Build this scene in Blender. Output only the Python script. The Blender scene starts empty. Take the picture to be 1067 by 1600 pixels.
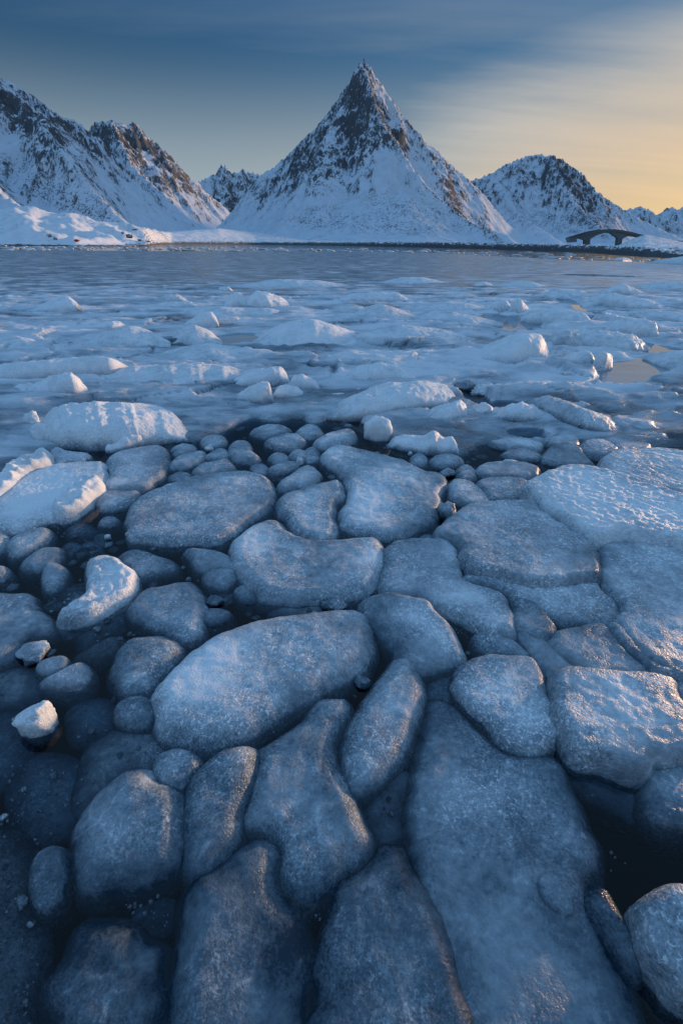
import bpy, math, random
import numpy as np

# ------------------------------------------------------------------ camera
W, H, F = 1067.0, 1600.0, 760.0
CAM_H = 1.7
PITCH = math.atan(418.0 / F)          # below the horizon
ROLL = math.radians(-0.72)            # the photo leans a little
scene = bpy.context.scene
cam_data = bpy.data.cameras.new("camera")
cam = bpy.data.objects.new("camera", cam_data)
scene.collection.objects.link(cam)
cam_data.sensor_fit = 'VERTICAL'
cam_data.sensor_height = 36.0
cam_data.lens = F / H * 36.0
cam_data.clip_start = 0.05
cam_data.clip_end = 40000.0
cam.location = (0, 0, CAM_H)
from mathutils import Matrix, Vector
_R = Matrix.Rotation(math.pi / 2 - PITCH, 3, 'X') @ Matrix.Rotation(-ROLL, 3, 'Z')
cam.rotation_euler = _R.to_euler()
scene.camera = cam
RM = np.array(_R)

# ------------------------------------------------------------------ sky and sun
SUN_AZ, SUN_EL = math.radians(52), math.radians(3.0)
CLOUD_LEFT, CLOUD_COOL, CLOUD_WARM, SKY_TINT = (1.50, 1.78, 2.00, 1), (2.0, 1.93, 1.80, 1), (3.6, 2.3, 1.12, 1), (0.185, 0.355, 0.545, 1)
OVERHEAD = (0.74, 1.52, 2.65, 1)      # extra overhead brightness, added out of view to light the snow
def _px(x, y): return RM @ np.array([(x - W / 2) / F, -(y - H / 2) / F, -1.0])
world = bpy.data.worlds.new("World")
scene.world = world
world.use_nodes = True
nt = world.node_tree
nt.nodes.clear()
def wn(t, **k):
    n = nt.nodes.new(t)
    for a, v in k.items(): setattr(n, a, v)
    return n
out = wn('ShaderNodeOutputWorld')
bg = wn('ShaderNodeBackground')
bg.inputs['Strength'].default_value = 0.15
sky = wn('ShaderNodeTexSky', sky_type='NISHITA', sun_disc=False, sun_elevation=SUN_EL,
         sun_rotation=SUN_AZ, altitude=0.0, air_density=1.0, dust_density=1.0, ozone_density=2.2)
tc = wn('ShaderNodeTexCoord')
sep = wn('ShaderNodeSeparateXYZ')
nt.links.new(tc.outputs['Generated'], sep.inputs[0])
def wmath(op, a, b=None, clamp=False):
    n = wn('ShaderNodeMath', operation=op); n.use_clamp = clamp
    for i, v in enumerate((a, b)):
        if v is None: continue
        if isinstance(v, (int, float)): n.inputs[i].default_value = v
        else: nt.links.new(v, n.inputs[i])
    return n.outputs[0]
# high cirrus veil low on the sunward side of the sky
zc = wmath('MAXIMUM', sep.outputs['Z'], 0.02)
mp = wn('ShaderNodeCombineXYZ')
nt.links.new(wmath('DIVIDE', sep.outputs['X'], wmath('ADD', zc, 0.12)), mp.inputs[0])
nt.links.new(wmath('DIVIDE', sep.outputs['Y'], wmath('ADD', zc, 0.12)), mp.inputs[1])
mapn = wn('ShaderNodeMapping')
mapn.inputs['Rotation'].default_value = (0, 0, math.radians(-20))
mapn.inputs['Scale'].default_value = (0.20, 1.0, 1)
nt.links.new(mp.outputs[0], mapn.inputs[0])
cn = wn('ShaderNodeTexNoise')
cn.inputs['Scale'].default_value = 1.5; cn.inputs['Detail'].default_value = 9; cn.inputs['Roughness'].default_value = 0.55
cn.inputs['Distortion'].default_value = 0.25
nt.links.new(mapn.outputs[0], cn.inputs[0])
cloud = wmath('SUBTRACT', cn.outputs['Fac'], 0.5)
dotn = wn('ShaderNodeVectorMath', operation='DOT_PRODUCT')
nt.links.new(tc.outputs['Generated'], dotn.inputs[0])
# the veil's upper edge is a plane through the photo pixels (600,165) and (1067,20)
_e = np.cross(_px(600, 165), _px(1067, 20)); _e /= np.linalg.norm(_e)
if _e[2] > 0: _e = -_e
dotn.inputs[1].default_value = tuple(_e)
veil = wn('ShaderNodeMapRange', interpolation_type='SMOOTHSTEP')
nt.links.new(wmath('ADD', dotn.outputs['Value'], wmath('MULTIPLY', cloud, 0.14)), veil.inputs['Value'])
veil.inputs['From Min'].default_value = -0.035; veil.inputs['From Max'].default_value = 0.085
right = wn('ShaderNodeMapRange', interpolation_type='SMOOTHSTEP')
nt.links.new(sep.outputs['X'], right.inputs['Value'])
right.inputs['From Min'].default_value = -0.35; right.inputs['From Max'].default_value = 0.30
streak = wn('ShaderNodeMapRange', interpolation_type='SMOOTHSTEP')
nt.links.new(cn.outputs['Fac'], streak.inputs['Value'])
streak.inputs['From Min'].default_value = 0.45; streak.inputs['From Max'].default_value = 0.85
streak.inputs['To Max'].default_value = 0.22
body = wmath('MULTIPLY', wmath('MULTIPLY', veil.outputs[0], right.outputs[0]), wmath('ADD', wmath('MULTIPLY', cloud, 0.85), 0.80))
low = wn('ShaderNodeMapRange', interpolation_type='SMOOTHSTEP')       # pale haze along the horizon
nt.links.new(sep.outputs['Z'], low.inputs['Value'])
low.inputs['From Min'].default_value = 0.27; low.inputs['From Max'].default_value = 0.04
low.inputs['To Max'].default_value = 0.80
fac = wmath('MAXIMUM', body, wmath('MAXIMUM', streak.outputs[0], low.outputs[0]), True)
# cloud colour: neutral high up, golden low down towards the sun
sd = wn('ShaderNodeVectorMath', operation='DOT_PRODUCT')
nt.links.new(tc.outputs['Generated'], sd.inputs[0])
sd.inputs[1].default_value = (math.sin(SUN_AZ) * math.cos(SUN_EL), math.cos(SUN_AZ) * math.cos(SUN_EL), math.sin(SUN_EL))
warm = wn('ShaderNodeMapRange', interpolation_type='SMOOTHSTEP')
nt.links.new(wmath('SUBTRACT', sd.outputs['Value'], wmath('MULTIPLY', sep.outputs['Z'], 1.25)), warm.inputs['Value'])
warm.inputs['From Min'].default_value = 0.50; warm.inputs['From Max'].default_value = 0.98
ccol = wn('ShaderNodeMix', data_type='RGBA')
nt.links.new(warm.outputs[0], ccol.inputs['Factor'])
side = wn('ShaderNodeMix', data_type='RGBA')
nt.links.new(right.outputs[0], side.inputs['Factor'])
side.inputs[6].default_value = CLOUD_LEFT
side.inputs[7].default_value = CLOUD_COOL
nt.links.new(side.outputs[2], ccol.inputs[6])
ccol.inputs[7].default_value = CLOUD_WARM
# the sky itself, white balanced cool as in the photograph
tint = wn('ShaderNodeMix', data_type='RGBA', blend_type='MULTIPLY')
tint.inputs['Factor'].default_value = 1.0
nt.links.new(sky.outputs[0], tint.inputs[6])
tint.inputs[7].default_value = SKY_TINT
over = wn('ShaderNodeMapRange', interpolation_type='SMOOTHSTEP')
nt.links.new(sep.outputs['Z'], over.inputs['Value'])
over.inputs['From Min'].default_value = 0.22; over.inputs['From Max'].default_value = 0.75
omix = wn('ShaderNodeMix', data_type='RGBA')
nt.links.new(over.outputs[0], omix.inputs['Factor'])
nt.links.new(tint.outputs[2], omix.inputs[6])
omix.inputs[7].default_value = OVERHEAD
mixc = wn('ShaderNodeMix', data_type='RGBA')
nt.links.new(fac, mixc.inputs['Factor'])
nt.links.new(omix.outputs[2], mixc.inputs[6])
nt.links.new(ccol.outputs[2], mixc.inputs[7])
nt.links.new(mixc.outputs[2], bg.inputs['Color'])
nt.links.new(bg.outputs[0], out.inputs['Surface'])

sun_data = bpy.data.lights.new("sun", 'SUN')
sun_data.energy = 2.2
sun_data.angle = math.radians(3.0)
sun_data.color = (1.0, 0.62, 0.36)
sun = bpy.data.objects.new("sun", sun_data)
scene.collection.objects.link(sun)
_s = Vector((math.sin(SUN_AZ) * math.cos(SUN_EL), math.cos(SUN_AZ) * math.cos(SUN_EL), math.sin(SUN_EL)))
sun.rotation_euler = _s.to_track_quat('Z', 'Y').to_euler()
sun.location = _s * 50

vs = scene.view_settings
vs.view_transform = 'Standard'; vs.look = 'None'; vs.gamma = 1.0; vs.use_curve_mapping = False
vs.exposure = 0.9
scene.cycles.max_bounces = 6
scene.cycles.diffuse_bounces = 2
scene.cycles.glossy_bounces = 2
scene.cycles.transparent_max_bounces = 12
scene.cycles.use_denoising = True
scene.cycles.sample_clamp_indirect = 4.0

# ------------------------------------------------------------------ helpers
rng = np.random.default_rng(7)
random.seed(7)

def rays(px, py):
    """directions of photo pixels"""
    px = np.asarray(px, float); py = np.asarray(py, float)
    c = np.stack([(px - W / 2) / F, -(py - H / 2) / F, -np.ones_like(px)], -1)
    return c @ RM.T

def ground(px, py, z=0.0):
    d = rays(px, py)
    t = (z - CAM_H) / d[..., 2]
    return d * t[..., None] + np.array([0, 0, CAM_H])

def at_y(px, py, y):
    d = rays(px, py)
    t = np.asarray(y, float) / d[..., 1]
    return d * t[..., None] + np.array([0, 0, CAM_H])

def project(p):
    q = (np.asarray(p) - np.array([0, 0, CAM_H])) @ RM
    w = np.where(q[..., 2] < -1e-3, -q[..., 2], 1e-3)
    return q[..., 0] / w * F + W / 2, -q[..., 1] / w * F + H / 2

_perm = np.random.default_rng(3).permutation(256)
_perm = np.concatenate([_perm, _perm, _perm])
_grad = np.random.default_rng(4).normal(size=(256, 3))
_grad /= np.linalg.norm(_grad, axis=1)[:, None]
def noise3(p):
    p = np.asarray(p, float)
    i = np.floor(p).astype(np.int64); f = p - i
    i &= 255
    u = f * f * f * (f * (f * 6 - 15) + 10)
    res = 0
    for dx in (0, 1):
        wx = u[..., 0] if dx else 1 - u[..., 0]
        for dy in (0, 1):
            wy = u[..., 1] if dy else 1 - u[..., 1]
            for dz in (0, 1):
                wz = u[..., 2] if dz else 1 - u[..., 2]
                h = _perm[_perm[_perm[(i[..., 0] + dx) & 255] + ((i[..., 1] + dy) & 255)] + ((i[..., 2] + dz) & 255)]
                g = _grad[h]
                res = res + wx * wy * wz * (g[..., 0] * (f[..., 0] - dx) + g[..., 1] * (f[..., 1] - dy) + g[..., 2] * (f[..., 2] - dz))
    return res * 1.6
def fbm(p, octs=4, gain=0.5, lac=2.03):
    p = np.asarray(p, float); a = 1.0; s = 0.0
    for o in range(octs):
        s = s + a * noise3(p + 17.3 * o); p = p * lac; a *= gain
    return s
def ridged(p, octs=5, gain=0.5, lac=2.1):
    p = np.asarray(p, float); a = 1.0; s = 0.0; wgt = 1.0
    for o in range(octs):
        n = (1 - np.abs(noise3(p + 31.7 * o))) ** 2 * wgt
        wgt = np.clip(n * 1.6, 0, 1)
        s = s + a * n; p = p * lac; a *= gain
    return s
def sstep(a, b, x):
    t = np.clip((np.asarray(x, float) - a) / (b - a), 0, 1)
    return t * t * (3 - 2 * t)
def V3(x, y, z=0.0):
    x = np.asarray(x, float)
    return np.stack([x, np.broadcast_to(np.asarray(y, float), x.shape), np.broadcast_to(np.asarray(z, float), x.shape)], -1)

def mesh_obj(name, verts, faces, mat, parent=None, attrs=None, smooth=True):
    me = bpy.data.meshes.new(name)
    verts = np.asarray(verts, np.float32)
    if isinstance(faces, np.ndarray):
        n, k = faces.shape
        me.vertices.add(len(verts)); me.vertices.foreach_set('co', verts.ravel())
        me.loops.add(n * k); me.loops.foreach_set('vertex_index', faces.astype(np.int32).ravel())
        me.polygons.add(n)
        me.polygons.foreach_set('loop_start', np.arange(0, n * k, k, dtype=np.int32))
    else:
        me.from_pydata([tuple(map(float, v)) for v in verts], [], faces)
    me.update(calc_edges=True); me.validate()
    if smooth: me.polygons.foreach_set('use_smooth', np.ones(len(me.polygons), bool))
    if attrs is not None:
        for an, av in attrs.items():
            av = np.asarray(av, np.float32)
            if av.ndim == 2:
                a = me.attributes.new(an, 'FLOAT_COLOR', 'POINT')
                full = np.ones((len(verts), 4), np.float32); full[:, :av.shape[1]] = av
                a.data.foreach_set('color', full.ravel())
            else:
                a = me.attributes.new(an, 'FLOAT', 'POINT'); a.data.foreach_set('value', av)
    if mat is not None: me.materials.append(mat)
    o = bpy.data.objects.new(name, me)
    scene.collection.objects.link(o)
    if parent is not None: o.parent = parent
    return o

def grid_faces(nr, nc, wrap=False):
    """quads of an nr x nc vertex grid (rows first)"""
    r = np.arange(nr - 1)[:, None]; c = np.arange(nc if wrap else nc - 1)[None, :]
    c2 = (c + 1) % nc
    return np.stack(np.broadcast_arrays(r * nc + c, r * nc + c2, (r + 1) * nc + c2, (r + 1) * nc + c), -1).reshape(-1, 4)

def tag(o, label=None, category=None, group=None, kind=None):
    if label: o['label'] = label
    if category: o['category'] = category
    if group: o['group'] = group
    if kind: o['kind'] = kind
    elif category: o['kind'] = 'thing'
    return o

# ------------------------------------------------------------------ materials
class NT:
    def __init__(s, name):
        s.m = bpy.data.materials.new(name); s.m.use_nodes = True
        s.t = s.m.node_tree; s.t.nodes.clear()
        s.out = s.t.nodes.new('ShaderNodeOutputMaterial')
    def n(s, typ, ins=None, **k):
        nd = s.t.nodes.new(typ)
        for a, v in k.items(): setattr(nd, a, v)
        for key, v in (ins or {}).items(): s.set(nd.inputs[key], v)
        return nd
    def set(s, sock, v):
        if isinstance(v, bpy.types.NodeSocket): s.t.links.new(v, sock)
        elif isinstance(v, bpy.types.Node): s.t.links.new(v.outputs[0], sock)
        else: sock.default_value = v
    def math(s, op, a, b=None, clamp=False):
        nd = s.t.nodes.new('ShaderNodeMath'); nd.operation = op; nd.use_clamp = clamp
        s.set(nd.inputs[0], a)
        if b is not None: s.set(nd.inputs[1], b)
        return nd.outputs[0]
    def mix(s, f, a, b, blend='MIX'):
        nd = s.t.nodes.new('ShaderNodeMix'); nd.data_type = 'RGBA'; nd.blend_type = blend
        s.set(nd.inputs[0], f); s.set(nd.inputs[6], a); s.set(nd.inputs[7], b)
        return nd.outputs[2]
    def rng(s, v, a, b, c=0.0, d=1.0, smooth=True):
        nd = s.t.nodes.new('ShaderNodeMapRange')
        if smooth: nd.interpolation_type = 'SMOOTHSTEP'
        s.set(nd.inputs[0], v)
        for i, x in enumerate((a, b, c, d)): s.set(nd.inputs[i + 1], x)
        return nd.outputs[0]
    def noise(s, vec, scale, detail=3, rough=0.55, dist=0.0):
        nd = s.n('ShaderNodeTexNoise', {'Vector': vec, 'Scale': scale, 'Detail': detail, 'Roughness': rough, 'Distortion': dist})
        return nd.outputs['Fac']

def make_ice():
    """snow and ice: surf.r = frost (0 wet clear ice .. 1 snow), surf.g = wind-pitted crust, surf.b = brown dirt and painted warm light"""
    t = NT('ice_and_snow')
    pos = t.n('ShaderNodeNewGeometry').outputs['Position']
    at = t.n('ShaderNodeAttribute', attribute_name='surf')
    sp = t.n('ShaderNodeSeparateColor', {0: at.outputs['Color']})
    fr, pit, dirt = sp.outputs[0], sp.outputs[1], sp.outputs[2]
    grain = t.noise(pos, 115, 2, 0.7)
    fleck = t.noise(pos, 62, 3, 0.75, 0.8)
    med = t.noise(pos, 40, 3, 0.6)
    big = t.noise(pos, 7.5, 5, 0.62, 0.7)
    crust = t.noise(pos, 52, 1, 0.5, 0.6)
    # frost patches with their own ragged shape, and crystals scattered over wet ice
    f1 = t.math('ADD', fr, t.math('MULTIPLY', t.math('SUBTRACT', big, 0.5), 0.62))
    f1 = t.math('ADD', f1, t.math('MULTIPLY', t.math('SUBTRACT', med, 0.5), 0.35))
    vary = t.rng(t.noise(pos, 2.3, 2, 0.5, 0.3), 0.36, 0.64, 0.15, 1.25)
    f1 = t.math('ADD', f1, t.math('MULTIPLY', t.math('MULTIPLY', t.math('SUBTRACT', grain, 0.5), 0.55), vary))
    warp = t.n('ShaderNodeVectorMath', {0: pos, 1: t.n('ShaderNodeVectorMath', {0: t.n('ShaderNodeTexNoise', {'Vector': pos, 'Scale': 4.0, 'Detail': 3.0}).outputs['Color'], 3: 0.34}, operation='SCALE').outputs[0]}, operation='ADD')
    vein = t.n('ShaderNodeTexVoronoi', {'Vector': warp.outputs[0], 'Scale': 2.6}, feature='DISTANCE_TO_EDGE')
    vl = t.math('MULTIPLY', t.rng(vein.outputs['Distance'], 0.030, 0.004), t.rng(big, 0.45, 0.62))
    f1 = t.math('ADD', f1, t.math('MULTIPLY', vl, t.rng(fr, 0.75, 0.40, 0.0, 0.11)))
    f1 = t.math('ADD', f1, t.math('MULTIPLY', t.rng(fleck, 0.53, 0.66), t.math('MULTIPLY', vary, t.math('ADD', t.math('MULTIPLY', fr, 0.80), -0.04))), True)
    col = t.n('ShaderNodeValToRGB', {0: f1})
    r = col.color_ramp
    r.elements[0].position = 0.0; r.elements[0].color = (0.016, 0.036, 0.058, 1)
    r.elements[1].position = 1.0; r.elements[1].color = (0.88, 0.90, 0.92, 1)
    for p_, c_ in ((0.30, (0.135, 0.18, 0.22, 1)), (0.55, (0.36, 0.41, 0.455, 1)), (0.8, (0.70, 0.74, 0.77, 1))):
        e = r.elements.new(p_); e.color = c_
    c = t.mix(t.math('MULTIPLY', dirt, t.rng(med, 0.3, 0.6)), col.outputs[0], (0.16, 0.085, 0.035, 1))
    # bump: fine grains, lumps, then wind pits (heights in metres)
    hgt = t.math('ADD', t.math('MULTIPLY', grain, 0.0050), t.math('MULTIPLY', med, 0.0045))
    hgt = t.math('ADD', hgt, t.math('MULTIPLY', t.math('MULTIPLY', crust, pit), 0.019))
    b4 = t.n('ShaderNodeBump', {'Height': hgt, 'Strength': 0.85, 'Distance': 1.0})
    bs = t.n('ShaderNodeBsdfPrincipled', {'Base Color': c, 'Normal': b4, 'IOR': 1.31,
             'Roughness': t.rng(f1, 0.2, 0.9, 0.20, 0.60, False)})
    bs.inputs['Subsurface Weight'].default_value = 0.45
    bs.inputs['Subsurface Radius'].default_value = (0.5, 0.8, 1.0)
    bs.inputs['Subsurface Scale'].default_value = 0.025
    t.set(t.out.inputs[0], bs.outputs[0])
    return t.m

def make_sheet():
    """the frozen bay: snow dust near, grey bare ice far out, fine wind streaks"""
    t = NT('frozen_bay')
    pos = t.n('ShaderNodeNewGeometry').outputs['Position']
    at = t.n('ShaderNodeAttribute', attribute_name='surf')
    sp = t.n('ShaderNodeSeparateColor', {0: at.outputs['Color']})
    mp = t.n('ShaderNodeMapping', {'Vector': pos, 'Scale': (0.16, 1.0, 1.0)})
    streak = t.noise(mp, 0.9, 5, 0.62, 0.6)
    mp2 = t.n('ShaderNodeMapping', {'Vector': pos, 'Scale': (0.35, 1.0, 1.0), 'Rotation': (0, 0, 0.25)})
    st2 = t.noise(mp2, 6.0, 5, 0.65, 0.5)
    grain = t.noise(pos, 60, 2, 0.7)
    med = t.noise(pos, 14, 4, 0.65)
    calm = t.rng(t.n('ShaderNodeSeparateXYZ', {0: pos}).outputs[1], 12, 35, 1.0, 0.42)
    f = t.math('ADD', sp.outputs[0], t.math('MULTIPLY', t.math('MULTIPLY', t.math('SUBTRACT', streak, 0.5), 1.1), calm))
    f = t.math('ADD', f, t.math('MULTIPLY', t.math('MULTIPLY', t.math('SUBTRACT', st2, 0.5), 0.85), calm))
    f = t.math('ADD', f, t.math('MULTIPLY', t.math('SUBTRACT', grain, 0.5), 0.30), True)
    col = t.n('ShaderNodeValToRGB', {0: f})
    r = col.color_ramp
    r.elements[0].position = 0.0; r.elements[0].color = (0.07, 0.09, 0.11, 1)
    r.elements[1].position = 1.0; r.elements[1].color = (0.82, 0.84, 0.87, 1)
    for p_, c_ in ((0.35, (0.24, 0.285, 0.33, 1)), (0.6, (0.52, 0.57, 0.62, 1))):
        e = r.elements.new(p_); e.color = c_
    hgt = t.math('ADD', t.math('MULTIPLY', grain, 0.016), t.math('ADD', t.math('MULTIPLY', med, 0.050), t.math('MULTIPLY', st2, 0.06)))
    yy = t.n('ShaderNodeSeparateXYZ', {0: pos}).outputs[1]
    b3 = t.n('ShaderNodeBump', {'Height': hgt, 'Strength': t.rng(yy, 9, 26, 0.6, 0.06), 'Distance': 1.0})
    bs = t.n('ShaderNodeBsdfPrincipled', {'Base Color': col.outputs[0], 'Normal': b3, 'IOR': 1.31,
             'Roughness': t.rng(f, 0.15, 0.8, 0.22, 0.6, False)})
    t.set(t.out.inputs[0], bs.outputs[0])
    return t.m

def make_water():
    t = NT('sea_water')
    pos = t.n('ShaderNodeNewGeometry').outputs['Position']
    spx = t.n('ShaderNodeSeparateXYZ', {0: pos})
    mp = t.n('ShaderNodeMapping', {'Vector': pos, 'Scale': (0.5, 1.0, 1.0)})
    rip = t.noise(mp, 2.2, 4, 0.6)
    far = t.rng(spx.outputs[1], 35, 60)
    bmp = t.n('ShaderNodeBump', {'Height': rip, 'Strength': t.math('ADD', t.math('MULTIPLY', far, 0.35), 0.012), 'Distance': 0.12})
    fres = t.n('ShaderNodeFresnel', {'IOR': 1.333, 'Normal': bmp})
    tr = t.n('ShaderNodeBsdfTransparent', {'Color': (1, 1, 1, 1)})
    gl = t.n('ShaderNodeBsdfGlossy', {'Roughness': 0.03, 'Normal': bmp})
    mx = t.n('ShaderNodeMixShader', {0: fres.outputs[0], 1: tr.outputs[0], 2: gl.outputs[0]})
    t.set(t.out.inputs['Surface'], mx.outputs[0])
    ab = t.n('ShaderNodeVolumeAbsorption', {'Color': (0.10, 0.38, 0.55, 1), 'Density': 15.0})
    t.set(t.out.inputs['Volume'], ab.outputs[0])
    return t.m

def make_mountain(name, snow=(0.66, 0.71, 0.78, 1), sc=1.0):
    """surf.r = how rocky, surf.g = how brown, surf.b = scattered scrub or boulders"""
    t = NT(name)
    pos = t.n('ShaderNodeNewGeometry').outputs['Position']
    at = t.n('ShaderNodeAttribute', attribute_name='surf')
    sp = t.n('ShaderNodeSeparateColor', {0: at.outputs['Color']})
    st = t.n('ShaderNodeMapping', {'Vector': pos, 'Scale': (1.0, 1.0, 0.32)})
    n1 = t.noise(st, 0.040 * sc, 5, 0.68, 0.5)
    n2 = t.noise(st, 0.21 * sc, 4, 0.75)
    m = t.math('ADD', sp.outputs[0], t.math('MULTIPLY', t.math('SUBTRACT', n1, 0.5), 1.5))
    m = t.math('ADD', m, t.math('MULTIPLY', t.math('SUBTRACT', n2, 0.5), 2.7))
    mask = t.math('MULTIPLY', t.rng(m, 0.36, 0.74), 0.94)
    dots = t.noise(pos, 0.24 * sc, 2, 0.6)
    dm = t.math('MULTIPLY', t.rng(t.math('ADD', dots, t.math('MULTIPLY', t.math('SUBTRACT', n1, 0.5), 0.5)), 0.55, 0.62), t.rng(sp.outputs[2], 0.1, 0.6))
    mask = t.math('MAXIMUM', mask, t.math('MULTIPLY', dm, 0.8))
    rock = t.mix(sp.outputs[1], t.mix(n2, (0.033, 0.038, 0.046, 1), (0.098, 0.104, 0.116, 1)), (0.065, 0.045, 0.038, 1))
    snowc = t.mix(t.rng(n1, 0.3, 0.7), snow, (snow[0] * 0.86, snow[1] * 0.88, snow[2] * 0.90, 1))
    c = t.mix(mask, snowc, rock)
    b1 = t.n('ShaderNodeBump', {'Height': n2, 'Strength': t.math('ADD', t.math('MULTIPLY', mask, 0.6), 0.25), 'Distance': 4.0 / sc})
    b2 = t.n('ShaderNodeBump', {'Height': n1, 'Strength': t.math('ADD', t.math('MULTIPLY', mask, 0.5), 0.12), 'Distance': 9.0 / sc, 'Normal': b1})
    bs = t.n('ShaderNodeBsdfPrincipled', {'Base Color': c, 'Roughness': 0.85, 'Normal': b2})
    bs.inputs['Specular IOR Level'].default_value = 0.15
    t.set(t.out.inputs[0], bs.outputs[0])
    return t.m

def make_plain(name, col, rough=0.7, scale=4.0, var=0.35, bump=0.02):
    t = NT(name)
    pos = t.n('ShaderNodeNewGeometry').outputs['Position']
    n = t.noise(pos, scale, 5, 0.62)
    lo = tuple(x * (1 - var) for x in col) + (1,); hi = tuple(x * (1 + var) for x in col) + (1,)
    b = t.n('ShaderNodeBump', {'Height': n, 'Strength': 0.5, 'Distance': bump})
    bs = t.n('ShaderNodeBsdfPrincipled', {'Base Color': t.mix(n, lo, hi), 'Roughness': rough, 'Normal': b})
    t.set(t.out.inputs[0], bs.outputs[0])
    return t.m

ICE = make_ice(); SHEET = make_sheet(); WATER = make_water()
MOUNT = make_mountain('snowy_mountain')
FARM = make_mountain('far_mountain', (0.66, 0.72, 0.80, 1), 0.4)
BANK = make_mountain('shore_snow', (0.82, 0.84, 0.87, 1), 5.0)
ROCK = make_plain('shore_rock', (0.030, 0.028, 0.028), 0.7, 1.2, 0.5, 0.2)
CONC = make_plain('bridge_concrete', (0.17, 0.175, 0.18), 0.8, 0.4, 0.2, 0.05)
STEEL = make_plain('bridge_steel', (0.06, 0.062, 0.066), 0.5, 1.0, 0.2, 0.01)
TWIG = make_plain('bare_twigs', (0.055, 0.035, 0.025), 0.8, 3.0, 0.3, 0.01)
REDP = make_plain('red_plastic', (0.55, 0.05, 0.03), 0.45, 3.0, 0.15, 0.005)
BED = make_plain('dark_seabed', (0.012, 0.014, 0.015), 0.9, 2.0, 0.4, 0.05)

# ------------------------------------------------------------------ water and sea floor
def box(name, x0, x1, y0, y1, z0, z1, mat):
    v = [(x, y, z) for z in (z0, z1) for y in (y0, y1) for x in (x0, x1)]
    f = [(0, 2, 3, 1), (4, 5, 7, 6), (0, 1, 5, 4), (2, 6, 7, 3), (0, 4, 6, 2), (1, 3, 7, 5)]
    return mesh_obj(name, v, f, mat, smooth=False)
tag(box('water', -6000, 6000, -30, 9000, -1.6, 0.0, WATER), kind='structure')
tag(box('sea_floor', -6000, 6000, -30, 9000, -3.0, -1.4, BED), kind='structure')

# ------------------------------------------------------------------ mountains
def densify(pts, step):
    res = []
    for a, b in zip(pts[:-1], pts[1:]):
        n = max(1, int(np.linalg.norm(b - a) / step))
        res.append(a + (b - a) * (np.arange(n) / n)[:, None])
    res.append(pts[-1:])
    return np.concatenate(res)

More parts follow.
